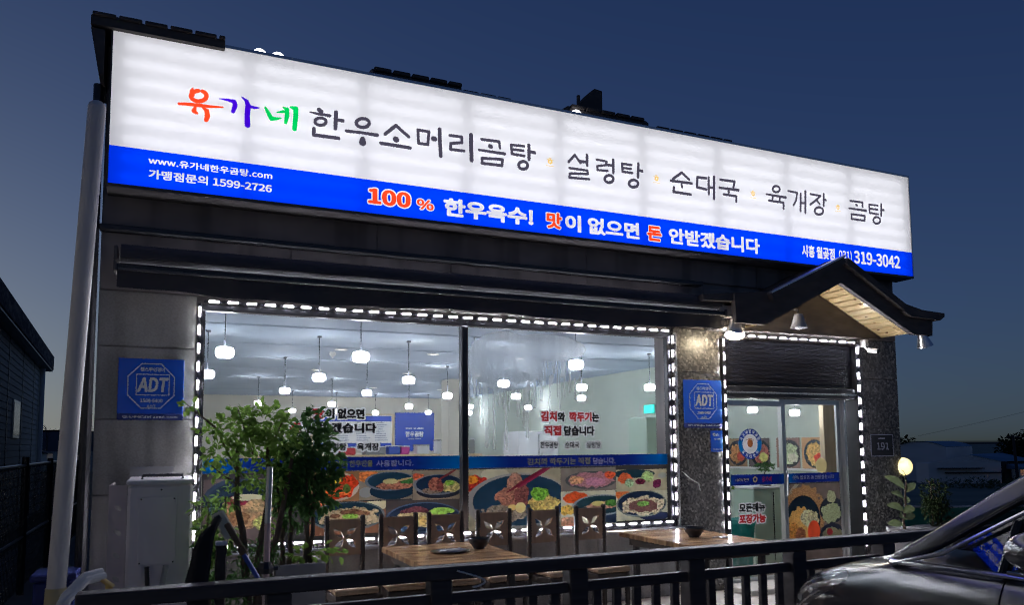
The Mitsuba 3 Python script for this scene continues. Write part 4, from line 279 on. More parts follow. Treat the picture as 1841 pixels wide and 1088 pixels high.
# print and glass on the shop front
def thin(name, color, trans=1.0, rough=.5):
    scene[name] = dict(type='principledthin', base_color=color if isinstance(color, dict) else rgb(color), roughness=rough, diff_trans=trans, spec_trans=0.0, eta=1.3)
    return name
thin('sign_film', (.80, .80, .82), 1.4)
thin('sign_blue', (.0, .055, .85), 1.3)
thin('sign_red', (.86, .06, .015), 1.3)
thin('sign_purple', (.06, .005, .55), 1.3)
thin('sign_green', (.0, .50, .09), 1.3)
thin('sign_char', (.035, .032, .045), 1.0)
thin('sign_gold', (.85, .55, .12), 1.3)
thin('film_white', (.86, .86, .86), .9)
thin('film_grey', (.72, .72, .70), .9)
thin('film_black', (.012, .012, .014), .5)
thin('film_red', (.55, .025, .03), .7)
thin('film_yellow', (.75, .72, .28), .9)
thin('film_pale_yellow', (.86, .70, .33), .9)
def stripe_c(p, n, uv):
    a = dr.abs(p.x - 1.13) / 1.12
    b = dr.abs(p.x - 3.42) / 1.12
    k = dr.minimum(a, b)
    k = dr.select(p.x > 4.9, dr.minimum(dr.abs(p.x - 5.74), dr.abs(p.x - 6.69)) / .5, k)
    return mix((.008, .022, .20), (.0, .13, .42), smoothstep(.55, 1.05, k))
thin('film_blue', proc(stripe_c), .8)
thin('logo_blue', (.012, .05, .32), .8)
thin('logo_sky', (.01, .20, .55), .8)
thin('logo_brown', (.42, .14, .05), .8)
def food_c(p, n, uv):
    X, Z = p.x, p.z
    chunk = voronoi(X * 55 + 3, Z * 70)
    strand = fbm(X * 60 + Z * 50, Z * 130 - X * 40, 0, 2)
    soft = fbm(X * 14, Z * 14, 2, 3)
    wob = (fbm(X * 22, Z * 22, 5, 2) - .5)
    tone = (.9 + .35 * soft, .45 + 1.05 * chunk[2], .55 + .9 * strand)
    c = mi.Color3f(.05, .045, .045)
    for i, (x0, x1, z0, z1, *bg) in enumerate(FOOD_PANELS):
        inside = (X > x0) & (X < x1) & (Z > z0) & (Z < z1)
        q = mi.Color3f(*[float(v) for v in lin(*bg) * 1.5]) * (.75 + .5 * soft)
        for k, cx, cz, rx, rz, rot, tex, *col in FOOD_SHAPES:
            if k != i: continue
            u, v = X - cx, Z - cz
            if rot: u, v = u * math.cos(rot) + v * math.sin(rot), v * math.cos(rot) - u * math.sin(rot)
            d = dr.square(u / rx) + dr.square(v / rz)
            if tex: d = d + wob * 1.1
            q = dr.select(d < 1, mi.Color3f(*[float(t) for t in lin(*col) * 1.5]) * tone[tex], q)
        c = dr.select(inside, q, c)
    return c
thin('food_print', proc(food_c), 1.0)
SIDE_FOOD = [(2.98, 3.3, (150, 120, 100), (40, 40, 50), (190, 120, 80), (200, 60, 50)), (2.48, 2.94, (150, 120, 90), (45, 40, 45), (190, 130, 80), (190, 70, 50)), (2.0, 2.44, (90, 80, 80), (30, 32, 40), (160, 90, 80), (200, 195, 110)),
             (1.42, 1.86, (150, 120, 110), (60, 60, 62), (190, 200, 160), (220, 215, 190)), (.98, 1.38, (190, 150, 110), (40, 50, 60), (220, 180, 110), (210, 70, 50))]
def sidefood_c(p, n, uv):
    Y, Z = p.y, p.z
    ch = voronoi(Y * 40, Z * 45)[2]
    wob = fbm(Y * 25, Z * 25, 0, 2) - .5
    c = mi.Color3f(.5, .48, .44)
    for y0, y1, bg, bowl, food, acc in SIDE_FOOD:
        ym, w = (y0 + y1) / 2, (y1 - y0) / 2
        f = lambda k: mi.Color3f(*[float(t) for t in lin(*k)])
        q = f(bg)
        d = dr.square((Y - ym + .03) / (w * .95)) + dr.square((Z - 1.40) / .19)
        q = dr.select(d < 1, f(bowl), q)
        q = dr.select(d + wob * .6 < .62, f(food) * (.55 + .8 * ch), q)
        d2 = dr.square((Y - ym + .09) / (w * .38)) + dr.square((Z - 1.34) / .07)
        q = dr.select(d2 + wob < 1, f(acc) * (.7 + .5 * ch), q)
        c = dr.select((Y > y0) & (Y < y1), q, c)
    return c
mat('side_pictures', proc(sidefood_c), .4)
scene['pane'] = dict(type='thindielectric', int_ior=1.5)
def fog_w(p, n, uv):
    a = fbm(p.x * 1.6 + 2, p.z * .9, 0, 3)
    streak = fbm(p.x * 26, p.z * 1.6, 7, 4)
    drops = noise(p.x * 130, p.z * 130, 3)
    return dr.clip((.10 + .30 * a) * (.45 + .8 * streak) * (.8 + .4 * drops), 0, .5)
scene['fogged'] = {'type': 'blendbsdf', 'weight': proc(fog_w), 'a': dict(type='thindielectric', int_ior=1.5), 'b': dict(type='principledthin', base_color=rgb((.9, .9, .9)), roughness=.6, diff_trans=1.2, spec_trans=0.0, eta=1.3)}
# inside
mat('ceiling_panel', proc(lambda p, n, uv: mix((.34, .41, .52), (.42, .49, .60), fbm(p.x * 2, p.y * 2, 0, 3))), .62, spec=.35)
mat('ceiling_joint', (.06, .065, .085), .6)
mat('cream_wall', (.66, .63, .55), .7)
mat('green_wall', (.50, .56, .49), .7)
mat('floor_inside', (.36, .30, .24), .35)
mat('light_wood', proc(lambda p, n, uv: mix((.55, .44, .28), (.72, .60, .42), fbm(p.x * 22, p.y * 22, p.z * 1.6, 4))), .5)
mat('lamp_glass', (.9, .9, .9), .4)
mat('poster_blue', (.03, .07, .42), .4)
mat('board_white', (.82, .82, .80), .4)
mat('board_line', (.38, .42, .50), .6)
mat('teal', (.0, .22, .19), .5)
mat('cabinet_green', (.42, .55, .45), .5)
mat('box_red', (.6, .05, .06), .5)
mat('box_pink', (.62, .08, .35), .5)
mat('box_blue', (.06, .12, .5), .5)
mat('paper_white', (.75, .76, .78), .6)
# car
scene['car_paint'] = {'type': 'twosided', 'bsdf': dict(type='roughplastic', diffuse_reflectance=rgb((.085, .09, .12)), int_ior=2.1, alpha=.05, nonlinear=True)}
mat('car_trim', (.012, .012, .013), .35)
mat('chrome', (.75, .75, .77), .12, 1.0)
mat('tyre', (.018, .018, .018), .8)
mat('seat_cloth', (.03, .03, .034), .8)
mat('lamp_inside', (.88, .88, .9), .12, 1.0, bump=(lambda p, n, uv: voronoi(p.x * 45 + p.y * 30, p.z * 60 + p.y * 20)[0], .006, .002))
scene['car_glass'] = dict(type='thindielectric', int_ior=1.5, specular_transmittance=rgb((.35, .37, .38)))
scene['lens_clear'] = dict(type='thindielectric', int_ior=1.5)

# ------------------------------------------------------------------ ground
xs = np.unique(np.concatenate([np.linspace(-600, -30, 24), np.linspace(-30, 40, 71), np.linspace(40, 900, 40)]))
ys = np.unique(np.concatenate([np.linspace(-300, -20, 15), np.linspace(-20, 60, 81), np.linspace(60, 900, 40)]))
gx, gy = np.meshgrid(xs, ys)
t = np.clip((gx - 9.3) / 7.0, 0, 1)
gz = -.13 - 1.75 * t * t * (3 - 2 * t) + .12 * (meshkit.noise(np.stack([gx * .2, gy * .2, gx * 0], -1)) - .5) * t
i = np.arange(len(xs) * len(ys)).reshape(len(ys), len(xs))
gf = np.stack([i[:-1, :-1], i[:-1, 1:], i[1:, 1:], i[1:, :-1]], -1).reshape(-1, 4)
setting('ground', (np.stack([gx, gy, gz], -1).reshape(-1, 3), gf), 'field', smooth=True)
setting('parking_lot', bx(-14, 8.9, -16, -2.83, -.3, -.121), 'concrete')
setting('terrace_floor', bx(-.95, 8.4, -2.82, -.0, -.3, 0.0, .01), 'paver')
setting('side_alley', bx(-2.4, -.96, -2.82, 16, -.3, -.02, .01), 'concrete')
for k, (x0, x1) in enumerate(((-.93, .4), (.41, 1.75), (1.76, 3.1), (3.11, 4.45), (4.46, 5.8), (5.81, 7.1), (7.11, 8.38))):   # kerb stones in front of the terrace
    put('kerb_stone', bx(x0, x1, -3.03, -2.825, -.25, .012, .012), 'grey_stone', 'terrace_floor')
hx = np.linspace(-420, 60, 60)
hz = 7 + 9 * meshkit.fbm(np.stack([hx * .012, hx * 0, hx * 0], -1), 4)
hv = np.concatenate([np.stack([hx, 0 * hx + 420, 0 * hx - 3], 1), np.stack([hx, 0 * hx + 470, hz], 1), np.stack([hx, 0 * hx + 560, 0 * hx - 3], 1)])
n = len(hx); q = np.arange(n - 1)
setting('hill', (hv, np.concatenate([np.stack([q, q + 1, q + 1 + n, q + n], 1), np.stack([q + n, q + n + 1, q + 1 + 2 * n, q + 2 * n], 1)])), 'hill', smooth=True)

# ------------------------------------------------------------------ the restaurant
B = thing('restaurant_building', 'single storey dark stone restaurant building with big shop window and tiled parapet caps', 'building')
WL, WR, WT = -.74, 7.96, 4.78
DEPTH = 15.0
# masonry core behind the stone facing
core = unary_union([rect(WL, -.2, WR, WT)]).difference(unary_union([rect(.03, .70, 4.57, 2.71), rect(5.30, -.21, 7.26, 2.71)]))
put('front_wall', extr(core, .03, .25), 'plaster', B)
put('side_wall', bx(WL, WL + .2, .26, DEPTH, -.2, WT), 'grey_stone', B)
put('side_wall', bx(WR - .2, WR, .26, DEPTH, -.2, WT), 'granite', B)
put('rear_wall', bx(WL, WR, DEPTH, DEPTH + .2, -.2, WT), 'plaster', B)
put('flat_roof', bx(WL, WR, .26, DEPTH, WT - .2, WT - .02), 'plaster', B)
def facing(x0, x1, zs, m, y=-.0):
    for z0, z1 in zip(zs, zs[1:]):
        put('stone_panel', bx(x0 + .003, x1 - .003, y, y + .026, z0 + .003, z1 - .003, .004), m, B)
facing(WL, -.03, (0, .6, 1.19, 1.77, 2.34, 2.78), 'grey_stone')
for x0, x1 in zip((.0, .92, 1.84, 2.76, 3.68), (.92, 1.84, 2.76, 3.68, 4.60)): facing(x0, x1, (0, .66), 'grey_stone')
facing(4.63, 5.25, (0, .57, 1.15, 1.72, 2.31, 2.78), 'granite')
facing(7.31, WR, (0, .57, 1.15, 1.72, 2.31, 2.78), 'granite')
for x0, x1 in zip((WL, .7, 2.15, 3.6, 5.05, 6.5), (.7, 2.15, 3.6, 5.05, 6.5, WR)): facing(x0, x1, (2.78, 3.24), 'plaster')
for x0, x1 in zip((WL, 1.45, 3.6, 5.8), (1.45, 3.6, 5.8, WR)): facing(x0, x1, (3.29, 4.4), 'plaster')
put('wall_ledge', bx(WL - .01, 5.0, -.07, .026, 3.243, 3.287, .006), 'dark_frame', B)
put('corner_pipe', tube([(WL - .05, -.03, 0), (WL - .05, -.03, 4.4)], .04), 'dark_frame', B)
# parapet and its tiled caps, showing in pieces above the sign
put('parapet', bx(WL, WR, .03, .25, WT + .001, 4.86), 'plaster', B)
def cap(x0, x1, z, y0, y1, h=.13, over=.05):
    p = Polygon([(y0, z - h), (y0, z - h * .35), (y0 + .05, z), (y1, z + .06), (y1, z - h)])
    m = extr(p, 0, x1 - x0)      # profile in (Y, Z) along the wall
    v = m.vertices.copy(); m.vertices = np.stack([x0 + v[:, 1], v[:, 0], v[:, 2]], 1)
    if m.volume < 0: m.invert()
    key = put('parapet_cap', m, 'roof_tile', B)
    tl = put('cap_tile', cat_([bx(a + .01, min(a + .17, x1), y0 - .02, y0 + .035, z - h * .32, z - h * .02, .008) for a in np.arange(x0, x1 - .05, .18)]), 'roof_tile', key)
    labels[tl] = {'kind': 'stuff'}
cap(-.84, .115, 4.86, -.30, .3, .10)
put('parapet_cap', extr(Polygon([(-.78, 4.40), (-.745, 4.38), (-.745, 4.74), (-.84, 4.74)]), -.28, .3), 'roof_tile', B)
put('ridge_end', bx(-.72, -.62, -.2, .2, 4.86, 4.905, .01), 'roof_tile', B)
cap(1.4, 2.26, 5.01, .0, .4); cap(2.262, 2.77, 4.95, .0, .4, .1)
cap(3.44, 4.39, 5.02, .0, .5); cap(4.48, 5.5, 4.96, .0, .4, .1); cap(7.16, 8.16, 4.94, .0, .4, .1)
put('ridge_slab', extr(Polygon([(3.52, 5.0), (3.74, 5.25), (3.79, 5.29), (3.88, 5.28), (3.88, 5.02)]), .1, .26), 'roof_tile', B)
put('ridge_post', bx(3.56, 3.585, .05, .08, 5.0, 5.16), 'roof_tile', B)
# shop window: frame, mullion, panes, sill
W = put('window', cat_([bx(.0, 4.60, -.012, .06, 2.66, 2.712, .004), bx(.0, 4.60, -.012, .06, .70, .745, .004), bx(.0, .035, -.010, .058, .746, 2.659, .004), bx(4.548, 4.598, -.010, .058, .746, 2.659, .004)]), 'dark_frame', B)
put('mullion', bx(2.245, 2.312, -.03, .056, .746, 2.659, .008), 'dark_frame', W)
put('pane', sheet(rect(.036, .747, 2.244, 2.658), .03), 'pane', W)
put('pane', sheet(rect(2.313, .747, 4.547, 2.658), .03), 'pane', W)
rf = np.random.default_rng(12); fogs = [affinity.scale(Point(2.72, 2.35).buffer(.40, quad_segs=12), 1.0, .72), affinity.scale(Point(3.15, 2.50).buffer(.30, quad_segs=10), 1.5, .45)]
for x in np.arange(2.35, 3.55, .028):      # runs of condensation down the inside of the pane
    top_, l_ = rf.uniform(2.2, 2.6), rf.uniform(.1, .75) * max(.25, 1.15 - abs(x - 2.7))
    fogs.append(LineString([(x, top_), (x + rf.uniform(-.01, .01), top_ - l_)]).buffer(rf.uniform(.006, .02), quad_segs=3))
put('condensation', sheet(unary_union(fogs).intersection(rect(2.32, 1.5, 4.54, 2.65)).simplify(.002), .040), 'fogged', W)
put('sill', bx(-.02, 4.78, -.10, .02, .668, .697, .006), 'steel', W)
put('side_rail', tube([(4.66, -.012, .70), (4.66, -.012, 2.72)], .010, 8), 'alu', W)
# doorway: shutter box, transom, two sliding leaves
put('shutter_box', bx(5.31, 7.25, .05, .30, 2.19, 2.70, .01), 'dark_frame', B)
for z in np.arange(2.22, 2.66, .048):
    put('shutter_slat', bx(5.33, 7.23, .036, .052, z, z + .045, .003), 'shutter_paint', B)
put('transom', bx(5.31, 7.25, .0, .2, 2.05, 2.18, .008), 'dark_frame', B)
put('transom_strip', bx(5.31, 7.25, -.008, .003, 2.10, 2.118, .003), 'alu', B)
def leaf(x0, x1, y, z1):
    d = put('door', cat_([bx(x0, x0 + .055, y - .02, y + .02, 0, z1, .004), bx(x1 - .055, x1, y - .02, y + .02, 0, z1, .004), bx(x0 + .056, x1 - .056, y - .019, y + .019, z1 - .06, z1, .004), bx(x0 + .056, x1 - .056, y - .019, y + .019, 0, .09, .004)]), 'alu', B)
    put('pane', sheet(rect(x0 + .056, .09, x1 - .056, z1 - .06), y), 'pane', d)
    return d
d1 = leaf(5.315, 6.18, .06, 2.02); d2 = leaf(6.15, 7.08, .115, 2.05)
put('handle', cat_([tube([(6.125, .02, .95), (6.125, -.02, .97), (6.125, -.02, 1.22), (6.125, .02, 1.24)], .011, 8)]), 'steel', d1)
put('side_light', bx(7.09, 7.13, .05, .13, 0, 2.05, .004), 'alu', B)
put('pane', sheet(rect(7.131, .02, 7.25, 2.05), .09), 'pane', B)
put('door_jamb', bx(5.268, 5.312, -.02, .25, 0, 2.70, .004), 'dark_frame', B)
put('door_jamb', bx(7.252, 7.296, -.02, .25, 0, 2.70, .004), 'dark_frame', B)
put('door_step', bx(5.2, 7.35, -.42, .0, .001, .06, .01), 'paver', B)

# the gabled canopy over the door
upper = [(5.08, 3.10), (5.60, 3.155), (6.61, 3.615), (7.52, 3.13), (7.78, 3.075), (8.13, 3.075), (8.15, 3.04), (8.04, 3.02), (8.02, 2.80)]
lower = [(7.70, 2.805), (6.585, 3.325), (5.48, 2.79), (5.10, 2.79)]
put('canopy_front', extr(Polygon(upper + lower), -.46, -.40), 'roof_tile', B)
def slab(a, b, th, y0, y1):
    a, b = np.array(a), np.array(b); n_ = np.array([-(b - a)[1], (b - a)[0]]); n_ /= np.linalg.norm(n_); n_ *= np.sign(n_[1]) * th
    return extr(Polygon([a, b, b + n_, a + n_]), y0, y1)
rr = put('canopy_roof', slab((5.55, 3.05), (6.61, 3.535), .075, -.52, .0), 'roof_tile', B)
rr = put('canopy_roof', slab((6.61, 3.535), (7.58, 3.025), .075, -.52, .0), 'roof_tile', B)
put('canopy_eave', extr(Polygon([(7.50, 3.05), (7.60, 3.0), (8.09, 2.98), (8.17, 3.03), (8.17, 3.07), (7.80, 3.085), (7.52, 3.14)]), -.52, .0), 'roof_tile', B)
put('canopy_eave', extr(Polygon([(4.70, 3.00), (5.12, 3.02), (5.60, 3.06), (5.60, 3.15), (5.08, 3.105), (4.70, 3.06)]), -.44, .0), 'roof_tile', B)
put('canopy_edge_highlight', slab((5.52, 3.115), (6.60, 3.61), .018, -.53, -.455), 'alu', B)  # bright strip added as the sign-lit highlight along the left slope
put('canopy_back', extr(Polygon([(5.30, 2.79), (7.70, 2.80), (6.585, 3.32)]), -.03, -.001), 'roof_tile', B)
a, b = np.array([6.60, 3.318]), np.array([7.69, 2.812]); L = np.linalg.norm(b - a); e = (b - a) / L; nn = np.array([e[1], -e[0]])
npl = 11
for k in range(npl):      # pine boards of the soffit, running in from the front
    s0, s1 = k * L / npl + .009, (k + 1) * L / npl - .009
    p0, p1 = a + e * s0, a + e * s1
    put('soffit_board', extr(Polygon([p0, p1, p1 - nn * .014, p0 - nn * .014]), -.398, -.032), 'pine', B)
a2, b2 = np.array([6.57, 3.318]), np.array([5.48, 2.80])
for k in range(npl):
    s0, s1 = k / npl + .007, (k + 1) / npl - .007
    p0, p1 = a2 + (b2 - a2) * s0, a2 + (b2 - a2) * s1
    put('soffit_board', extr(Polygon([p0, p1, p1 + np.array([.006, .012]), p0 + np.array([.006, .012])]), -.398, -.032), 'pine', B)
put('eave_block', bx(4.98, 5.42, -.36, -.001, 2.86, 2.985, .01), 'grey_stone', B)
put('eave_block', bx(5.06, 5.36, -.30, -.001, 2.76, 2.858, .01), 'granite', B)

# ------------------------------------------------------------------ LED outlines of the window and the doorway
def led_strip(x0, z0, x1, z1, label, pitch=.149):
    s = thing('light_strip', label, 'light strip', 'LED light strips around the window and doorway')
    L = math.hypot(x1 - x0, z1 - z0); k = int(round(L / pitch)); h = x1 - x0 > z1 - z0
    put('channel', bx(x0 - (0 if h else .012), x1 + (0 if h else .012), -.020, -.013, z0 - (.012 if h else 0), z1 + (.012 if h else 0), .002), 'dark_frame', s)
    chips = []
    for i in range(k):
        u = (i + .5) / k; cx, cz = x0 + (x1 - x0) * u, z0 + (z1 - z0) * u
        a_, b_ = (.040, .0115) if h else (.0115, .040)
        put('led_module', bx(cx - a_, cx + a_, -.0275, -.0205, cz - b_, cz + b_, .002), 'white_paint', s)
        for o in (-.026, 0, .026):
            ox, oz = (o, 0) if h else (0, o)
            w_, h_ = (.0115, .0088) if h else (.0088, .0115)
            chips.append(bx(cx + ox - w_, cx + ox + w_, -.035, -.0276, cz + oz - h_, cz + oz + h_, .003))
    ck = put('led_chips', cat_(chips), 'white_paint', s, emit=np.array([120., 122., 138.]), weight=1.6)
    labels[ck] = {'kind': 'stuff'}
led_strip(.02, 2.735, 4.60, 2.735, 'row of white LEDs along the top of the shop window')
led_strip(-.02, .75, 4.60, .75, 'row of white LEDs along the window sill behind the chairs')
led_strip(-.012, .78, -.012, 2.72, 'upright row of white LEDs left of the shop window')
led_strip(4.605, .78, 4.605, 2.72, 'upright row of white LEDs right of the shop window')
led_strip(5.30, 2.735, 7.27, 2.735, 'row of white LEDs above the shutter of the doorway')
led_strip(5.282, .30, 5.282, 2.72, 'upright row of white LEDs left of the doorway')
led_strip(7.282, .30, 7.282, 2.72, 'upright row of white LEDs right of the doorway')

# ------------------------------------------------------------------ the big sign
S = thing('shop_sign', 'long white and blue backlit sign with Korean lettering across the top of the building', 'sign')
SX0, SX1, SZ0, SZM, SZ1, SY = -.690, 8.005, 3.556, 3.852, 4.792, -.25
fr = .012
put('housing', cat_([bx(SX0 - fr, SX1 + fr, SY - .006, .0, SZ1, SZ1 + .02), bx(SX0 - fr, SX1 + fr, SY - .006, .0, SZ0 - .025, SZ0), bx(SX0 - fr, SX0, SY - .006, .0, SZ0 + .0005, SZ1 - .0005), bx(SX1, SX1 + fr, SY - .006, .0, SZ0 + .0005, SZ1 - .0005)]), 'awning_metal', S)
put('back_panel', bx(SX0 + .002, SX1 - .002, -.014, -.003, SZ0 + .002, SZ1 - .002), 'white_paint', S)
put('edge_trim', cat_([bx(SX0 - fr, SX1 + fr, SY - .012, SY - .0065, SZ1 - .004, SZ1 + .021), bx(SX1 - .004, SX1 + fr, SY - .012, SY - .0065, SZ0, SZ1 - .0045)]), 'alu', S)
tubes = []
pz = np.arange(SZ0 + .06, SZ1 - .03, .152); px = np.linspace(SX0 + .04, SX1 - .04, 10)
for j, z in enumerate(pz):
    for x0, x1 in zip(px, px[1:]):
        s = .035 + .02 * ((j * 7 + int(x0 * 10)) % 3) / 2
        tubes.append(bx(x0 + s, x1 - s, SY + .050, SY + .058, z - .014, z + .014))
put('light_tube', cat_(tubes), 'white_paint', S, emit=np.array([5.6, 5.6, 5.9]) * .20, weight=3.0)
labels[S + '__light_tube'] = {'kind': 'stuff'}
letters = []          # (part name, film, outline)
def add_letters(col, g, name='lettering'): letters.append((name, col, g))
for key, groups in STROKES.items():
    for gl in groups: add_letters('sign_' + key, brush(gl), 'character')
def outlined(g, r=.011):
    add_letters('sign_red', g); add_letters('sign_film', g.buffer(r).difference(g), 'letter_outline')
add_letters('sign_film', text('www.유가네한우곰탕.com', -.417, .506, 3.742, 3.802, .03))
add_letters('sign_film', text('가맹점문의 1599-2726', -.414, .505, 3.628, 3.702, .035))
outlined(text('100', 1.305, 1.685, 3.642, 3.782, .045)); outlined(text('%', 1.742, 1.898, 3.646, 3.738, .03), .009)
add_letters('sign_film', text('한우육수!', 1.991, 2.889, 3.612, 3.782, .05))
outlined(text('맛', 3.028, 3.192, 3.616, 3.772, .04), .009); outlined(text('돈', 4.172, 4.345, 3.612, 3.766, .045), .009)
add_letters('sign_film', text('이 없으면', 3.228, 4.078, 3.605, 3.776, .045))
add_letters('sign_film', text('안받겠습니다', 4.434, 5.636, 3.603, 3.775, .045))
add_letters('sign_film', text('시흥 월곶점', 6.239, 6.739, 3.638, 3.779, .04))
add_letters('sign_film', text('031)', 6.802, 7.006, 3.642, 3.776, .03)); add_letters('sign_film', text('319-3042', 7.038, 7.799, 3.632, 3.787, .035))
for x in (3.074, 4.300, 5.564, 6.819):
    pot = unary_union([Point(x, 4.272).buffer(.024).difference(Point(x, 4.272).buffer(.010)), rect(x - .033, 4.287, x + .033, 4.294), rect(x - .014, 4.300, x + .014, 4.308)])
    add_letters('sign_gold', pot.union(rect(x - .045, 4.226, x + .045, 4.231)), 'emblem')
GLOW = {'sign_film': (.345, .345, .365), 'sign_blue': (.0, .022, .58), 'sign_red': (.62, .04, .012), 'sign_purple': (.03, .0, .40), 'sign_green': (.0, .36, .07), 'sign_char': (.052, .048, .075), 'sign_gold': (.55, .36, .09)}
used = Polygon()
def glow(name, g, col, w): return put(name, sheet(g, SY), col, S, emit=np.array(GLOW[col]) * .5, weight=w)
for name, col, g in letters:
    g = g.buffer(0).difference(used); used = used.union(g)
    k_ = glow(name, g, col, .05)
    if name != 'character' and len(polys(g)) > 1: labels[k_] = {'kind': 'stuff'}
glow('white_face', rect(SX0, SZM, SX1, SZ1).difference(used), 'sign_film', 9.0)
glow('blue_band', rect(SX0, SZ0, SX1, SZM).difference(used), 'sign_blue', 2.0)
# globe lamps on the parapet behind the sign
for x, lab in ((.405, 'small round white lamp peeking over the sign, leftmost one'), (.555, 'small round white lamp peeking over the sign, second from left'), (3.47, 'small round white lamp over the sign beside the ridge slab')):
    g = thing('globe_lamp', lab, 'lamp', 'round lamps behind the sign')
    ic = trimesh.creation.icosphere(2, .062); ic.apply_translation([x, -.06, 4.872])
    put('globe', ic, 'lamp_glass', g, True, emit=(1.6, 1.6, 1.65), weight=.1)
    put('stem', tube([(x, -.06, 4.815), (x, -.06, 4.80), (x, .03, 4.80)], .012), 'dark_frame', g)
# awning, rolled in
A = thing('awning', 'dark rolled-in awning with hanging valance above the shop window', 'awning')
ang = np.linspace(-.2, np.pi * 1.15, 14)
roll = Polygon([(-.27 + .13 * -math.cos(t_) * .75, 2.985 + .10 * math.sin(t_)) for t_ in ang] + [(-.16, 2.90)])
def along(profile, x0, x1):
    m = extr(profile, 0, x1 - x0); v = m.vertices.copy(); m.vertices = np.stack([x0 + v[:, 1], v[:, 0], v[:, 2]], 1)
    if m.volume < 0: m.invert()
    return m
put('fabric_roll', along(roll, -.58, 5.0), 'awning_cloth', A, smooth=35)
put('front_bar', along(Polygon([(-.37, 2.872), (-.37, 2.91), (-.355, 2.922), (-.30, 2.922), (-.29, 2.872)]), -.60, 5.03), 'black_paint', A)
put('bar_trim', bx(-.595, 5.025, -.376, -.3705, 2.868, 2.886, .002), 'awning_metal', A)
put('end_cap', bx(-.625, -.602, -.38, -.14, 2.86, 2.935, .01), 'awning_metal', A)
put('end_cap', bx(5.032, 5.055, -.38, -.14, 2.86, 2.935, .01), 'awning_metal', A)
for x0, x1, y0 in ((-.625, -.60, -.34), (5.03, 5.055, -.34), (2.2, 2.26, -.16)): put('arm_bracket', bx(x0, x1, y0, -.005, 2.95, 3.06, .008), 'awning_metal', A)
nx = 160; vx = np.linspace(-.598, 5.028, nx); vv = []
for k, zz in enumerate(np.linspace(0, 1, 7)):
    drop = .145 + .018 * np.sin(vx * 2.1) + .006 * np.sin(vx * 9)
    vv.append(np.stack([vx, -.352 + .010 * zz * np.sin(vx * 14) + .012 * zz * np.sin(vx * 5.3 + 1), 2.87 - drop * zz], 1))
vv = np.concatenate(vv); q = np.arange(nx - 1)
vf = np.concatenate([np.stack([q + k * nx, q + (k + 1) * nx, q + 1 + (k + 1) * nx, q + 1 + k * nx], 1) for k in range(6)])
put('valance', (vv, vf), 'awning_cloth', A, smooth=True)

# ------------------------------------------------------------------ inside the restaurant
IX0, IX1, IY1, CZ = WL + .2, WR - .2, 14.9, 2.92
put('inner_floor', bx(IX0, IX1, .251, IY1 + .09, -.06, .012), 'floor_inside', B)
put('inner_wall', bx(IX0, IX1, IY1, IY1 + .08, .013, 4.0), 'cream_wall', B)
put('inner_wall', bx(IX0 - .002, IX0 + .02, .252, IY1 - .001, .013, 4.0), 'green_wall', B)
put('inner_wall', bx(IX1 - .02, IX1 + .002, .252, IY1 - .001, .013, 4.0), 'green_wall', B)
edges = [.26, 2.35, 4.0, 5.65, 7.35, 9.1, 10.9, 12.7, IY1 - .002]
for y0, y1 in zip(edges, edges[1:]):       # wide ceiling panels with dark joints, running along the shop front
    put('ceiling_panel', bx(IX0 + .021, IX1 - .021, y0 + .03, y1 - .03, CZ, CZ + .03, .006), 'ceiling_panel', B)
put('ceiling_backing', bx(IX0 + .021, IX1 - .021, .252, IY1 - .002, CZ + .05, CZ + .07), 'ceiling_joint', B)
lamps = [(.23, .67), (1.45, .60), (3.75, .52), (.19, 2.96), (1.48, 2.98), (2.64, 3.02), (4.04, 3.13), (5.45, 3.43), (6.44, 3.1), (1.41, 5.48), (2.71, 5.6), (4.18, 5.88), (5.38, 5.67), (6.75, 5.76),
         (1.40, 9.07), (2.83, 9.09), (4.58, 9.54), (5.9, 9.3), (7.34, 9.31), (4.86, 13.6), (6.17, 13.1), (7.35, 13.12), (2.6, 12.9), (3.7, 13.0)]
prof = [(0, -.05), (.048, -.05), (.070, -.038), (.080, -.012), (.080, .022), (.070, .042), (.045, .051), (.015, .053), (0, .053)]
for x, y in lamps:
    z = 2.40 if y < 12 else 2.43
    row = {0: 'in the front row by the window', 1: 'in the second row', 2: 'in the third row', 3: 'in the fourth row'}.get(sum(y > q for q in (2, 4.5, 8)), '') if y < 12 else 'in the far row'
    n_row = sorted(a for a, b in lamps if abs(b - y) < 1.1).index(x)
    lb = thing('pendant_lamp', f'lit white pendant lamp inside {row}, ' + ('first', 'second', 'third', 'fourth', 'fifth', 'sixth')[n_row] + ' from the left', 'lamp', 'pendant lamps inside the restaurant')
    put('shade', lathe(prof, 20, (x, y, z)), 'lamp_glass', lb, 40, emit=np.array([36.0, 38.0, 42.]), weight=.3)
    put('cord', tube([(x, y, z + .054), (x, y, CZ)], .005, 6), 'ceiling_joint', lb)
    put('canopy', lathe([(0, -.02), (.025, -.02), (.03, 0), (0, 0)], 12, (x, y, CZ)), 'ceiling_joint', lb)
for x, y, z, lab in ((6.75, 1.22, 1.98, 'lit white pendant lamp just behind the left door leaf'), (7.1, .84, 1.93, 'lit white pendant lamp just behind the right door leaf')):
    lb = thing('pendant_lamp', lab, 'lamp', 'pendant lamps inside the restaurant')
    put('shade', lathe(np.array(prof) * .8, 20, (x, y, z)), 'lamp_glass', lb, 40, emit=np.array([20.0, 20.3, 20.5]), weight=.3)
    put('cord', tube([(x, y, z + .044), (x, y, CZ)], .005, 6), 'ceiling_joint', lb)
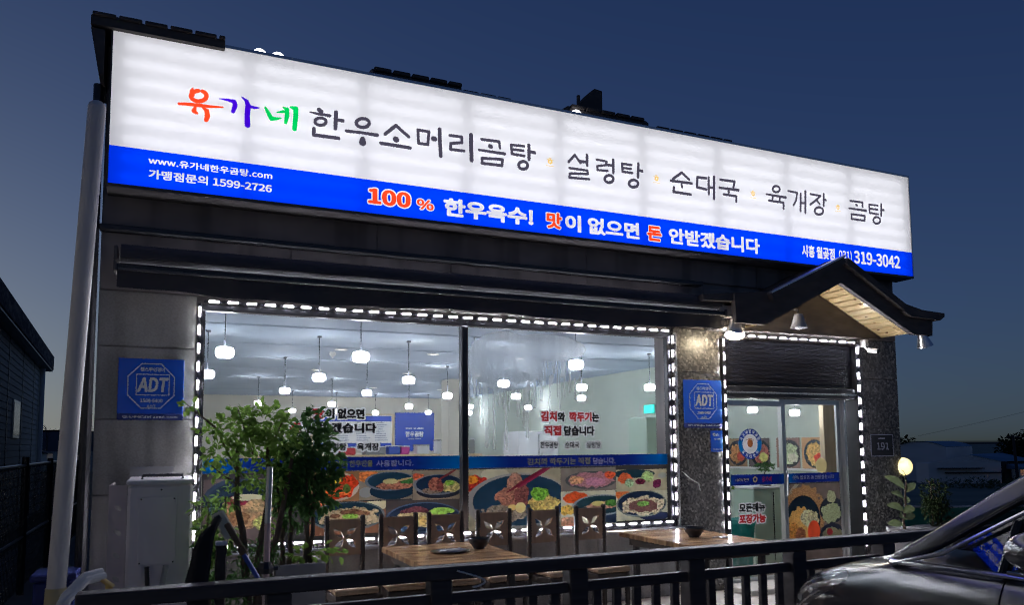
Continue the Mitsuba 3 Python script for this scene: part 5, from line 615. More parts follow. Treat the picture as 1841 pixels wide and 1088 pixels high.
for k, (x, y) in enumerate([(.8, 1.4), (2.9, 1.5), (2.0, 4.2), (3.4, 4.3), (4.9, 4.4), (2.2, 7.3), (3.9, 7.4), (5.3, 7.3), (4.2, 11.2), (5.9, 11.3)]):
    dl = thing('downlight', 'small flat ceiling downlight inside, ' + ('first row, left one', 'first row, right one', 'second row, leftmost', 'second row, middle', 'second row, rightmost', 'third row, leftmost', 'third row, middle', 'third row, rightmost', 'last row, left one', 'last row, right one')[k], 'lamp', 'small flat downlights in the ceiling')
    put('ring', lathe([(.055, -.012), (.085, -.012), (.09, 0), (.055, 0)], 20, (x, y, CZ)), 'white_paint', dl)
    put('disc', lathe([(0, -.006), (.054, -.006), (.054, 0), (0, 0)], 20, (x, y, CZ - .001)), 'lamp_glass', dl, emit=(1.6, 1.6, 1.6), weight=.05)
# back wall: menu board, blue poster, shelf with goods
mb_ = thing('menu_board', 'white menu board with blue bands on the far wall inside', 'menu board')
put('frame', extr(rect(3.38, 1.42, 5.72, 2.46).difference(rect(3.45, 1.48, 5.66, 2.41)), IY1 - .05, IY1 - .002), 'light_wood', mb_)
put('board', bx(3.451, 5.659, IY1 - .035, IY1 - .004, 1.481, 2.409), 'board_white', mb_)
put('band', cat_([bx(3.47, 5.64, IY1 - .042, IY1 - .036, 2.24, 2.39), bx(3.47, 5.64, IY1 - .042, IY1 - .036, 1.50, 1.63)]), 'poster_blue', mb_)
put('print', cat_([bx(3.6 + .52 * c, 3.6 + .52 * c + rng.uniform(.24, .40), IY1 - .0395, IY1 - .0365, z, z + .022) for c in range(4) for z in np.arange(1.70, 2.2, .062)]), 'board_line', mb_)
bp = thing('wall_poster', 'blue poster with white Korean letters on the far wall inside', 'poster')
put('panel', bx(5.76, 6.92, IY1 - .04, IY1 - .003, 1.40, 2.50), 'poster_blue', bp)
put('lettering', sheet(text('한우곰탕', 6.05, 6.60, 1.80, 1.96, .04), IY1 - .046), 'print_white', bp)
put('small_print', cat_([bx(6.05, 6.25, IY1 - .0455, IY1 - .041, 2.03, 2.06), bx(6.3, 6.36, IY1 - .0455, IY1 - .041, 2.03, 2.06), bx(6.40, 6.60, IY1 - .0455, IY1 - .041, 2.03, 2.06), bx(6.14, 6.52, IY1 - .0455, IY1 - .041, 1.73, 1.745)]), 'print_white', bp)
ct = thing('service_counter', 'long pale wooden service counter at the far end inside', 'counter')
put('counter_top', bx(1.4, 7.4, 12.3, 13.1, 1.28, 1.33, .01), 'light_wood', ct); put('front', bx(1.45, 7.35, 12.4, 13.0, .013, 1.279), 'cream_wall', ct)
goods = [('box_red', 3.72, .36, .17, 'red and white carton on the far counter'), ('paper_white', 3.35, .30, .14, 'white carton on the far counter left of the red one'), ('grey_plastic', 4.3, .55, .18, 'grey tray on the far counter'), ('box_blue', 4.92, .30, .2, 'blue box on the far counter'),
         ('box_pink', 5.25, .22, .19, 'pink package on the far counter'), ('paper_white', 5.65, .35, .22, 'pile of white paper bags on the far counter'), ('paper_white', 6.2, .5, .34, 'white appliance on the far counter below the poster'), ('grey_plastic', 6.85, .4, .36, 'grey machine at the right end of the far counter')]
for m_, x, w_, h_, lab in goods:
    t_ = thing('counter_item', lab, 'box')
    put('body', bx(x, x + w_, 12.45, 12.75, 1.331, 1.331 + h_, .02), m_, t_)
    put('lid', bx(x - .005, x + w_ + .005, 12.44, 12.76, 1.332 + h_, 1.36 + h_, .008), 'paper_white' if m_ != 'paper_white' else 'grey_plastic', t_)
# partition and column seen through the right-hand pane
cl = thing('inner_column', 'cream column standing inside behind the right-hand pane', 'column')
put('shaft', bx(5.05, 5.5, 8.3, 8.75, .013, CZ - .001, .01), 'cream_wall', cl); put('base', bx(5.03, 5.52, 8.28, 8.77, .013, .14, .01), 'light_wood', cl)
fg = thing('fridge', 'tall white fridge inside behind the right-hand pane', 'fridge')
put('cabinet', bx(5.75, 6.6, 6.4, 7.1, .013, 1.80, .02), 'paper_white', fg); put('door_gap', bx(6.17, 6.185, 6.393, 6.401, .1, 1.75), 'grey_plastic', fg); put('handle', bx(6.22, 6.24, 6.36, 6.398, .9, 1.4, .008), 'alu', fg)
gc = thing('green_cabinet', 'pale green cabinet inside at the right end of the shop window', 'cabinet')
put('body', bx(6.3, 7.2, 3.0, 3.5, .013, 1.95, .01), 'cabinet_green', gc); put('door_gap', bx(6.745, 6.757, 2.993, 3.001, .1, 1.9), 'dark_frame', gc)
ex = thing('exit_sign', 'green lit emergency exit sign on the right wall inside', 'sign')
put('lit_face', bx(IX1 - .07, IX1 - .045, 4.84, 5.14, 2.10, 2.25), 'teal', ex, emit=(.02, .55, .42), weight=.05); put('case', bx(IX1 - .044, IX1 - .02, 4.83, 5.15, 2.09, 2.26), 'grey_plastic', ex)
# things just behind the door
sp = thing('wall_picture_row', 'row of framed food pictures on the right wall seen through the door', 'picture')
for k, (y0, y1, *_) in enumerate(SIDE_FOOD):
    put('picture', bx(IX1 - .034, IX1 - .0205, y0, y1, 1.20, 1.62), 'side_pictures', sp)
put('rail', bx(IX1 - .05, IX1 - .0205, .98, 3.3, 1.165, 1.195), 'white_paint', sp)
wp = thing('wood_partition', 'pale wooden partition panel behind the right door leaf', 'partition')
put('panel', bx(7.36, 7.72, .60, .66, .013, 2.6, .006), 'light_wood', wp); put('trim', bx(7.33, 7.36, .59, .67, .013, 2.6, .004), 'light_wood', wp)
cb = thing('shoe_cabinet', 'pale green cabinet low behind the left door leaf', 'cabinet')
put('body', bx(6.62, 7.25, 1.1, 1.5, .013, .96, .01), 'cabinet_green', cb); put('door_gap', bx(6.93, 6.94, 1.093, 1.101, .05, .92), 'dark_frame', cb); put('counter_top', bx(6.60, 7.27, 1.08, 1.52, .961, .99, .006), 'paper_white', cb)
tc = thing('teal_bin', 'dark teal bin behind the left door leaf', 'bin')
put('body', lathe([(0, .013), (.15, .013), (.18, .5), (.19, .58), (.0, .58)], 20, (6.15, .85, 0)), 'teal', tc, 40); put('lid', lathe([(0, .581), (.2, .581), (.19, .63), (0, .65)], 20, (6.15, .85, 0)), 'teal', tc, 40)

# ------------------------------------------------------------------ films and lettering stuck on the glass
def sticker(label, cat='sticker', group=None): return thing('window_sticker', label, cat, group)
fp = sticker('printed strip of soup bowls along the bottom of the left window pane')
put('print', sheet(rect(.04, .748, 2.242, 1.335), -.000 + .024), 'food_print', fp)
fp = sticker('printed strip of soup bowls and chopsticks along the bottom of the right window pane')
put('print', sheet(rect(2.315, .748, 4.545, 1.335), .024), 'food_print', fp)
sb = sticker('blue stripe with yellow Korean lettering across the left window pane')
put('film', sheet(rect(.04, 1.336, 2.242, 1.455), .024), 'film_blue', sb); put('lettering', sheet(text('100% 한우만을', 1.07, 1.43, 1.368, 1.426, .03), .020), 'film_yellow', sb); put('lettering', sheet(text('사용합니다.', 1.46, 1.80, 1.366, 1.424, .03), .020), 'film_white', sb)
sb = sticker('blue stripe with yellow Korean lettering across the right window pane')
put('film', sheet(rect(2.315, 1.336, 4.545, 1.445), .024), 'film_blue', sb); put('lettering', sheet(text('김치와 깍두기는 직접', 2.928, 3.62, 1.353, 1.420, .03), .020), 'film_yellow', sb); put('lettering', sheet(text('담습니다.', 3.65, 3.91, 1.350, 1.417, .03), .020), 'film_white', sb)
def slogan(label, items, y=.024, r=.013):
    s_ = sticker(label)
    allg = unary_union([g for _, g in items])
    put('backing', sheet(allg.buffer(r).difference(allg), y), 'film_white', s_)
    for k_ in ('film_red', 'film_black', 'film_grey'):
        gs = [g for c, g in items if c == k_]
        if gs: put('lettering', sheet(unary_union(gs), y - .0005), k_, s_)
    return s_
slogan('red and black Korean slogan on the left window pane beside the tree', [('film_red', text('맛', .905, 1.005, 1.785, 1.878, .05)), ('film_black', text('이 없으면', 1.02, 1.353, 1.786, 1.876, .05)),
       ('film_red', text('돈', .72, .82, 1.662, 1.75, .05)), ('film_black', text('안', .85, .93, 1.662, 1.75, .05)), ('film_black', text('받겠습니다', .965, 1.463, 1.662, 1.752, .05)),
       ('film_black', text('설렁탕', 1.01, 1.20, 1.510, 1.578, .04)), ('film_black', text('육개장', 1.29, 1.486, 1.508, 1.576, .04))])
slogan('red and black Korean slogan on the right window pane', [('film_red', text('김치', 3.08, 3.255, 1.776, 1.874, .05)), ('film_black', text('와', 3.262, 3.345, 1.776, 1.868, .05)), ('film_red', text('깍두기', 3.39, 3.645, 1.774, 1.87, .05)), ('film_black', text('는', 3.65, 3.73, 1.772, 1.866, .05)),
       ('film_red', text('직접', 3.115, 3.30, 1.638, 1.735, .05)), ('film_black', text('담습니다', 3.33, 3.675, 1.634, 1.732, .05)),
       ('film_black', text('한우곰탕', 3.07, 3.265, 1.515, 1.578, .03)), ('film_black', text('순대국', 3.34, 3.50, 1.514, 1.576, .03)), ('film_black', text('설렁탕', 3.58, 3.746, 1.512, 1.575, .03))])
ln = thing('window_sticker', 'small grey heart-shaped sticker high on the left window pane', 'sticker')
put('film', sheet(Polygon([(1.07, 2.31), (1.10, 2.35), (1.09, 2.375), (1.07, 2.365), (1.05, 2.375), (1.04, 2.35)]), .024), 'film_grey', ln)
# door films
sb = sticker('narrow blue stripe with coloured shop name on the left door leaf')
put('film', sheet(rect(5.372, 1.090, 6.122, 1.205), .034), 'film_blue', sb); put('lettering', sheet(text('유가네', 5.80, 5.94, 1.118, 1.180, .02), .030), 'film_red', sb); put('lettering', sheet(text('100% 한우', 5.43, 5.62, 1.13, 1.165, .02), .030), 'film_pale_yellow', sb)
put('emblem', sheet(Point(5.705, 1.150).buffer(.033).difference(Point(5.705, 1.150).buffer(.016)), .030), 'film_pale_yellow', sb)
sb = sticker('narrow blue stripe with pale lettering on the right door leaf')
put('film', sheet(rect(6.207, 1.092, 7.022, 1.200), .089), 'film_blue', sb); put('lettering', sheet(text('맛이 없으면 돈 안받겠습니다', 6.30, 6.93, 1.128, 1.175, .02), .085), 'film_grey', sb)
fp = sticker('printed poster of a rice pot and noodle bowls on the lower right door leaf')
put('print', sheet(rect(6.207, .092, 7.022, 1.091), .089), 'food_print', fp)
slogan('black and red Korean takeaway notice low on the left door leaf', [('film_black', text('모든메뉴', 5.474, 5.835, .797, .892, .05)), ('film_red', text('포장가능', 5.469, 5.839, .675, .776, .05))], .034, .014)
lg = sticker('round blue and white pot emblem on the left door leaf', 'emblem')
c0 = (5.655, 1.540); O = lambda r: affinity.scale(Point(*c0).buffer(r, quad_segs=24), .96, 1.0)
ring_ = O(.168).difference(O(.110)); low = ring_.intersection(rect(5.4, 1.36, 5.9, 1.575)).intersection(unary_union([rect(5.4, 1.455, 5.58, 1.58), rect(5.73, 1.455, 5.9, 1.58)]))
put('rim', sheet(ring_.difference(low), .034), 'logo_blue', lg); [put('rim_light', sheet(g_, .034), 'logo_sky', lg) for g_ in polys(low)]; put('centre', sheet(O(.110), .034), 'film_white', lg)
pot = unary_union([affinity.scale(Point(5.655, 1.545).buffer(.04), 1, 1.05), rect(5.60, 1.577, 5.71, 1.586), rect(5.632, 1.588, 5.678, 1.60)])
put('pot', sheet(pot, .0335), 'logo_brown', lg)
put('small_print', sheet(text('유가네', 5.615, 5.695, 1.462, 1.482, .02), .0335), 'film_grey', lg)
arc = []
for s_, a0, a1, flip in (('유가네한우곰탕', 155, 25, 1), ('유가네한우', 222, 318, -1)):
    for k, ch in enumerate(s_):
        an = math.radians(a0 + (a1 - a0) * k / (len(s_) - 1)); g, _ = glyph(ch)
        g = affinity.translate(g.buffer(.03), -.46, -.38); g = affinity.scale(g, .042, .042, origin=(0, 0)); g = affinity.rotate(g, math.degrees(an) - 90 * flip, origin=(0, 0))
        arc.append(affinity.translate(g, c0[0] + .134 * math.cos(an), c0[1] + .139 * math.sin(an)))
put('ring_lettering', sheet(unary_union(arc), .0335), 'film_white', lg)
yd = sticker('plain pale yellow round disc stuck on the right door leaf')
put('film', sheet(Point(6.735, 1.285).buffer(.088, quad_segs=20), .080), 'film_pale_yellow', yd)

# ------------------------------------------------------------------ plates on the wall
def security_plate(label, x0, x1, z0, z1, y):
    s_ = thing('security_plate', label, 'sign')
    w_, h_ = x1 - x0, z1 - z0; X = lambda u: x0 + u * w_; Z = lambda v: z0 + v * h_
    put('plate', bx(x0, x1, y - .014, y, Z(.10), z1, .003), 'blue_panel', s_); put('footer', bx(x0, x1, y - .013, y, z0, Z(.097), .003), 'navy_panel', s_)
    oct_ = Polygon([(X(.5 + .39 * math.cos(t_)), Z(.555 + .40 * math.sin(t_))) for t_ in np.radians(np.arange(22.5, 382, 45))])
    sq = rect(X(.27), Z(.40), X(.78), Z(.75))
    lines = unary_union([oct_.difference(oct_.buffer(-.007)), sq.difference(sq.buffer(-.006))])
    put('outline', sheet(lines, y - .0155), 'print_white', s_)
    let = text('ADT', X(.30), X(.755), Z(.455), Z(.695), .045)
    let = affinity.affine_transform(let, [1, .10, 0, 1, -.10 * Z(.575), 0])
    put('lettering', sheet(let, y - .0155), 'print_white', s_)
    put('small_lettering', sheet(unary_union([text('캡스무인경비', X(.33), X(.70), Z(.79), Z(.86), .035), text('1588-6400', X(.34), X(.68), Z(.285), Z(.345), .04), text('ADT', X(.44), X(.58), Z(.20), Z(.245), .03), text('캡스무인경비 1588-6400', X(.08), X(.92), Z(.03), Z(.068), .03)]), y - .0157), 'print_white', s_)
security_plate('square blue security plate with white octagon on the left wall', -.585, -.115, 1.765, 2.248, -.002)
security_plate('square blue security plate with white octagon on the granite pillar by the door', 4.745, 5.245, 1.715, 2.226, -.002)
sm = thing('notice_plate', 'small plain blue notice under the security plate on the pillar', 'sign')
put('plate', bx(5.085, 5.245, -.010, -.002, 1.46, 1.685, .002), 'blue_panel', sm); put('lettering', sheet(unary_union([text('캡스', 5.11, 5.19, 1.625, 1.66, .03), rect(5.13, 1.59, 5.215, 1.598), rect(5.11, 1.482, 5.22, 1.488)]), -.0115), 'print_white', sm)
hn = thing('house_number', 'dark house number plate reading 191 with pale border', 'sign')
put('plate', bx(7.435, 7.82, -.012, -.002, 1.375, 1.645, .003), 'black_paint', hn)
bd = rect(7.437, 1.377, 7.818, 1.643); put('border', sheet(bd.difference(bd.buffer(-.012)), -.0135), 'print_grey', hn); put('lettering', sheet(unary_union([text('191', 7.54, 7.74, 1.455, 1.545, .02), rect(7.57, 1.585, 7.68, 1.60)]), -.0135), 'print_grey', hn)

for k_ in [k for k in scene if k.rpartition('__')[2].startswith(('lettering', 'small_lettering', 'small_print', 'ring_lettering', 'backing', 'print', 'band', 'outline')) and '__' in k]:
    if k_ not in labels: labels[k_] = {'kind': 'stuff'}

# ------------------------------------------------------------------ lamps, cameras and cables on the front
rl = thing('round_wall_lamp', 'glowing yellow globe lamp at the right edge of the facade above the plants', 'lamp')
ic = trimesh.creation.icosphere(3, .11); ic.apply_translation([8.0, .02, 1.25])
put('globe', ic, 'lamp_glass', rl, True, emit=np.array([.66, .53, .20]), weight=.2)
put('bracket', cat_([tube([(8.0, .02, 1.14), (8.0, .02, 1.06), (7.965, .06, 1.05)], .015), bx(7.962, 7.98, .02, .12, 1.0, 1.1, .006)]), 'dark_frame', rl)
def bell(x, y, z, label, m, lit=None, tilt=0.0):
    k = thing('spot_lamp', label, 'lamp', None)
    M = trimesh.transformations.translation_matrix([x, y, z]) @ trimesh.transformations.rotation_matrix(tilt, [0, 1, 0])
    put('shade', placed(lathe([(.03, .09), (.045, .085), (.085, -.05), (.09, -.07), (.082, -.07), (.04, .07), (.0, .075)], 20), M), m, k, 40)
    put('stem', placed(tube([(0, 0, .08), (0, 0, .13), (0, .10, .16)], .012, 8), M), 'dark_frame', k)
    ic = trimesh.creation.icosphere(2, .045); ic.apply_transform(np.diag([2.5, 1.9, 1.15, 1.0]) if lit is not None else np.eye(4)); ic.apply_translation([0, 0, -.085 if lit is not None else -.045])
    put('bulb', placed(ic, M), 'lamp_glass', k, True, **({'emit': lit, 'weight': .5} if lit is not None else {}))
bell(5.18, -.33, 2.765, 'lit warm white spot lamp under the left end of the canopy', 'alu', np.array([34, 28, 18.5]))
bell(6.10, -.30, 2.88, 'unlit grey bell lamp hanging under the canopy gable', 'grey_plastic')
bell(7.94, -.40, 2.74, 'tilted metal lamp head hanging from the right canopy eave', 'alu', None, -.35)
cc = thing('security_camera', 'small white bullet camera on the wall under the canopy', 'camera')
put('mount', bx(7.335, 7.395, -.09, -.002, 2.69, 2.775, .008), 'white_paint', cc); put('body', tube([(7.385, -.09, 2.645), (7.41, -.20, 2.62)], .030, 14), 'white_paint', cc); put('lens', tube([(7.4105, -.201, 2.6195), (7.413, -.212, 2.617)], .023, 14), 'black_glaze', cc)
put('neck', tube([(7.365, -.05, 2.69), (7.38, -.08, 2.655)], .012, 8), 'white_paint', cc)
hk = thing('cable', 'thin grey cable looping on the granite pillar', 'cable')
put('wire', tube([(4.70, -.008, 1.26), (4.80, -.02, 1.18), (4.90, -.02, 1.13), (4.93, -.01, 1.05)], .006, 6), 'white_tape', hk)

# ------------------------------------------------------------------ chairs and tables
def lens_hole(cx, cz, ang, l0, l1, w):
    p = [(l0, 0), ((l0 + l1) * .45, w), ((l0 + l1) * .62, w * .9), (l1, 0), ((l0 + l1) * .62, -w * .5), ((l0 + l1) * .4, -w * .6)]
    return affinity.translate(affinity.rotate(Polygon(p), ang, origin=(0, 0)), cx, cz)
panel_g = rect(-.128, .665, .128, .955).difference(unary_union([lens_hole(0, .80, a_, .006, .128, .030) for a_ in (42, 138, 222, 318)]))
chair_parts = {
    'backrest': (extr(panel_g, -.010, .010), 'chair_wood'),
    'seat': (cat_([bx(-.17, .17, -.42, -.03, .42, .465, .012)]), 'chair_wood'),
    'seat_rail': (cat_([bx(-.15, .15, -.40, -.38, .34, .41, .004), bx(-.15, .15, -.06, -.04, .34, .41, .004), bx(-.16, -.14, -.37, -.07, .34, .41, .004), bx(.14, .16, -.37, -.07, .34, .41, .004)]), 'dark_wood'),
    'rear_post': (cat_([bx(-.165, -.129, -.018, .018, 0, .985, .006)]), 'dark_wood'), 'rear_post_001': (bx(.129, .165, -.018, .018, 0, .985, .006), 'dark_wood'),
    'leg': (bx(-.165, -.13, -.41, -.375, 0, .42, .005), 'dark_wood'), 'leg_001': (bx(.13, .165, -.41, -.375, 0, .42, .005), 'dark_wood')}
chair_ply = {k: mikit.ply(m, b) for k, (m, b) in chair_parts.items()}
for k, (x, yaw) in enumerate([(1.117, .03), (1.565, -.06), (1.98, -.02), (2.43, -.08), (2.92, .05), (3.405, .0)]):
    c_ = thing('wooden_chair', 'wooden chair with X-shaped cut-out back, ' + ('leftmost, beside the plants', 'second from left', 'third from left', 'fourth from left', 'fifth from left', 'rightmost of the row')[k], 'chair', 'wooden chairs along the shop window')
    for p_, d in chair_ply.items(): scene[f'{c_}__{p_}'] = {**d, 'to_world': T().translate([x, -.33, .001]).rotate([0, 0, 1], math.degrees(yaw))}
def table(x0, x1, y0, y1, label, yaw=0):
    t_ = thing('dining_table', label, 'table', None)
    n_ = 6
    for k in range(n_):
        a_, b_ = y0 + (y1 - y0) * k / n_, y0 + (y1 - y0) * (k + 1) / n_
        put('tabletop_plank', bx(x0, x1, a_ + .0006, b_ - .0006, .700, .740 - .0007 * (k % 2), .003), 'tabletop_wood', t_)
    put('apron', cat_([bx(x0 + .06, x1 - .06, y0 + .08, y0 + .10, .63, .699), bx(x0 + .06, x1 - .06, y1 - .10, y1 - .08, .63, .699), bx(x0 + .06, x0 + .08, y0 + .101, y1 - .101, .63, .699), bx(x1 - .08, x1 - .06, y0 + .101, y1 - .101, .63, .699)]), 'dark_wood', t_)
    for sx in (x0 + .08, x1 - .13):
        for sy in (y0 + .10, y1 - .15): put('leg', bx(sx, sx + .05, sy, sy + .05, .001, .698, .006), 'black_paint', t_)
    return t_
table(1.37, 2.19, -1.60, -.53, 'wooden table in front of the middle chairs with a black bowl on it')
table(3.60, 4.38, -1.76, -.52, 'wooden table right of the chairs, near the granite pillar')
def bowl(x, y, z, label, r=.085, h=.085):
    b = thing('black_bowl', label, 'bowl', None)
    put('body', lathe([(0, .006), (r * .5, 0), (r * .55, .008), (r * .92, h * .55), (r, h * .85), (r * .97, h), (r * .93, h), (r * .88, h * .55), (r * .5, .016), (0, .014)], 28, (x, y, z)), 'black_glaze', b, 40)
bowl(2.035, -.98, .741, 'glossy black bowl on the middle table'); bowl(3.97, -1.15, .741, 'glossy black bowl on the right-hand table')
gs = thing('cutlery_tray', 'oval silvery tray lying beside the bowl on the middle table', 'tray')
put('dish', placed(lathe([(0, .004), (.12, .004), (.15, .014), (.155, .014), (.12, .0), (0, 0)], 28), np.diag([1.0, .75, 1, 1]) + np.array([[0, 0, 0, 1.76], [0, 0, 0, -1.08], [0, 0, 0, .741], [0, 0, 0, 0]])), 'steel', gs, 40)
put('cutlery', cat_([tube([(1.66, -1.12, .755), (1.86, -1.02, .757)], .006, 6), tube([(1.68, -1.06, .755), (1.87, -1.10, .757)], .005, 6), bx(1.72, 1.82, -1.13, -1.06, .751, .760, .003)]), 'alu', gs)
ks = thing('key_ring', 'small bunch of metal things beside the bowl on the right-hand table', 'keys')
put('pieces', cat_([tube([(4.05, -1.30, .747), (4.13, -1.27, .748)], .006, 6), tube([(4.09, -1.26, .747), (4.2, -1.31, .748)], .005, 6), bx(4.11, 4.17, -1.35, -1.31, .741, .752, .003)]), 'steel', ks)

# ------------------------------------------------------------------ railing at the terrace edge
RY, RZ = -2.95, .945
R_ = thing('terrace_railing', 'black railing with upright bars along the front of the terrace', 'railing')
put('top_rail', bx(-.56, 6.6, RY - .055, RY + .055, RZ - .064, RZ, .008), 'rail_paint', R_)
put('lower_rail', bx(-.55, 6.59, RY - .022, RY + .022, .755, .81, .005), 'rail_paint', R_)
put('bottom_rail', bx(-.55, 6.59, RY - .022, RY + .022, .10, .145, .005), 'rail_paint', R_)
posts = [-.519 + .7765 * k for k in range(10)]
for x in posts:
    if x < 6.55: put('post', bx(x - .055, x + .055, RY - .05, RY + .05, .0, RZ - .0645, .006), 'rail_paint', R_)
for x in posts:
    for k in range(1, 6):
        xx = x + .7765 * (k + .0) / 6
        if xx < 6.5: put('baluster', bx(xx - .024, xx + .024, RY - .015, RY + .015, .146, .754, .003), 'rail_paint', R_)
wc = thing('cable', 'thin white cable tied in a loop on the railing below the middle table', 'cable')
put('wire', tube([(1.11 + .10 * math.sin(3.0 * t_) * (1 - .2 * t_) + .10 * t_, RY - .058 - .012 * t_, RZ - .02 - .13 * t_ + .05 * t_ * t_) for t_ in np.linspace(0, 1.6, 18)], .0045, 6), 'white_tape', wc)

# ------------------------------------------------------------------ cabinet at the left, hoses, leaning pole, tools
ac = thing('outdoor_unit', 'beige outdoor air conditioner unit with cover plate and slotted side guard left of the plants', 'air conditioner')
put('case', bx(-.452, -.055, -1.02, -.30, .34, 1.305, .018), 'cabinet_paint', ac)
put('lid', bx(-.462, -.045, -1.035, -.285, 1.306, 1.335, .008), 'cabinet_paint', ac)
put('plate', bx(-.385, -.155, -1.032, -1.0205, .78, 1.225, .005), 'cabinet_paint', ac)
put('screw', cat_([tube([(x, -1.0325, z), (x, -1.036, z)], .006, 8) for x, z in ((-.37, 1.21), (-.17, 1.21), (-.37, .795), (-.17, .795), (-.25, 1.27))]), 'dark_frame', ac)
put('hose', tube([(-.325, -1.05, .775), (-.315, -1.06, .62), (-.30, -1.06, .45), (-.28, -1.05, .34)], .014, 8), 'black_rubber', ac)
put('hose', tube([(-.21, -1.045, .775), (-.23, -1.06, .66), (-.27, -1.07, .52), (-.25, -1.05, .34)], .017, 8), 'grey_plastic', ac)
gg = Polygon([(-.56, .34), (-.458, .34), (-.458, 1.305), (-.56, 1.305)])
slots = unary_union([affinity.rotate(affinity.scale(Point(-.505, z).buffer(.026, quad_segs=6), 1.0, .55), -38) for z in (.42, .56, .70, .85, 1.0, 1.16)])
put('side_guard', cat_([extr(gg.difference(slots), -1.005, -.999), bx(-.563, -.557, -1.0, -.40, .34, 1.305)]), 'guard_paint', ac)
put('top_handle', cat_([tube([(-.37, -.85, 1.336), (-.37, -.85, 1.36), (-.12, -.85, 1.36), (-.12, -.85, 1.336)], .010, 8)]), 'dark_frame', ac)
put('stand', cat_([bx(-.45, -.40, -1.0, -.32, .002, .339, .004), bx(-.11, -.06, -1.0, -.32, .002, .339, .004)]), 'dark_frame', ac)
bxk = thing('wall_box', 'small grey meter box on the wall behind the outdoor unit', 'box')
put('case', bx(-.47, -.18, -.16, -.004, 1.22, 1.40, .008), 'grey_plastic', bxk); put('lid', bx(-.475, -.175, -.17, -.161, 1.215, 1.405, .004), 'grey_plastic', bxk)
hs = thing('hose_bundle', 'pale taped hose bundle arching up behind the railing at the left', 'hose')
hp = np.array([(-.78, -2.2, .35), (-.76, -2.15, .60), (-.70, -2.08, .76), (-.62, -2.0, .845), (-.54, -1.95, .855)])
for o in ((0, 0), (.028, .01), (.012, .03)): put('hose', tube(hp + np.array([o[0], o[1], o[1]]), .020, 8), 'white_tape', hs)
put('valve', cat_([tube([(-.535, -1.95, .855), (-.475, -1.93, .80)], .014, 8), tube([(-.50, -1.94, .83), (-.50, -1.94, .77)], .010, 8)]), 'brass', hs)
put('branch', tube([(-.64, -2.0, .70), (-.55, -1.96, .72), (-.50, -1.94, .72), (-.495, -1.94, .62)], .014, 8), 'white_tape', hs)
po = thing('leaning_pole', 'tall pale round pole leaning slightly at the left edge of the building', 'pole')
PB, PT_ = np.array([-.845, -1.2, -.02]), np.array([-.700, -1.2, 3.76]); pd = PT_ - PB
at = lambda z: PB + pd * (z - PB[2]) / pd[2]
put('shaft', tube([at(z) for z in np.linspace(.705, 3.74, 12)], .0535, 28, False), 'pole_paint', po, 40)
put('cap', lathe([(.0535, 0), (.0535, .01), (.047, .032), (.028, .048), (0, .054)], 24, at(3.74)), 'pole_paint', po, 40)
put('sleeve', tube([at(z) for z in np.linspace(-.02, .704, 6)], .0585, 28), 'pole_paint', po, 40)
bi = thing('blue_bin', 'dark blue bin standing at the building corner behind the pole', 'bin')
put('body', bx(-1.05, -.80, -.35, .0, .0, .62, .02), 'navy_panel', bi); put('lid', bx(-1.07, -.78, -.37, .02, .621, .67, .012), 'navy_panel', bi)
um = thing('parasol_base', 'grey and pinkish parasol pole standing in front of the potted trees', 'parasol pole')
put('pole', tube([(.335, -1.9, 1.43), (.328, -1.9, 1.10)], .019, 14), 'alu', um); put('lower_tube', tube([(.328, -1.9, 1.099), (.318, -1.9, .10)], .0185, 14), 'pink_pole', um)
put('knob', cat_([lathe([(.0, -.03), (.045, -.03), (.05, 0), (.03, .035), (.0, .04)], 10, (.32, -1.9, .84)), tube([(.25, -1.9, .835), (.39, -1.9, .835)], .012, 8)]), 'dark_frame', um)
put('foot', lathe([(0, .001), (.22, .001), (.22, .04), (.05, .09), (.03, .14), (0, .14)], 24, (.318, -1.9, 0)), 'dark_pot', um, 40)
mo = thing('squeegee', 'floor squeegee with pale head and blue handle leaning on the railing', 'squeegee')
hA, hB = np.array([.020, -2.60, 1.215]), np.array([.70, -2.72, .03]); dd = hB - hA
put('handle', tube([hA + dd * .165, hA + dd * .5, hB], .012, 10), 'mop_blue', mo)
u_ = dd / np.linalg.norm(dd); s_ = np.cross(u_, [0, 1, 0]); s_ /= np.linalg.norm(s_)
M = np.eye(4); M[:3, 0] = s_; M[:3, 1] = np.cross(-u_, s_); M[:3, 2] = -u_; M[:3, 3] = hA
put('head', placed(bx(-.040, .024, -.02, .02, -.125, .02, .008), M), 'mop_head', mo); put('clamp', placed(cat_([bx(-.010, .020, -.025, .025, -.18, -.05, .005), bx(-.016, .022, -.018, .018, -.225, -.181, .005)]), M), 'mop_brown', mo)
ph = thing('wooden_stake', 'short brown stake with a pale top behind the railing at the left', 'stake')
put('shaft', bx(.002, .052, -2.64, -2.59, .0, 1.07, .006), 'dark_wood', ph); put('top', bx(.000, .054, -2.642, -2.588, 1.071, 1.09, .004), 'white_paint', ph)
bc = thing('black_cover', 'folded black cloth cover hanging beside the brown stake', 'cloth')
pr = [(1.12, .016, .020), (1.10, .030, .0), (1.06, .042, -.022), (1.0, .05, -.038), (.93, .055, -.046), (.86, .060, -.058), (.80, .062, -.060), (.74, .055, -.048), (.70, .035, -.03)]
rings = []
for z, r_, xo in pr:
    th = np.linspace(0, 2 * np.pi, 18, endpoint=False)
    rr_ = r_ * .8 * (1 + .16 * np.sin(th * 5 + z * 6) + .08 * np.sin(th * 9))
    rings.append(np.stack([-.020 + xo + rr_ * np.cos(th), -2.66 + rr_ * .8 * np.sin(th), np.full(18, z + .06)], 1))
vv = np.concatenate(rings + [np.array([[.0, -2.66, 1.185], [-.05, -2.66, .75]])]); ff = []
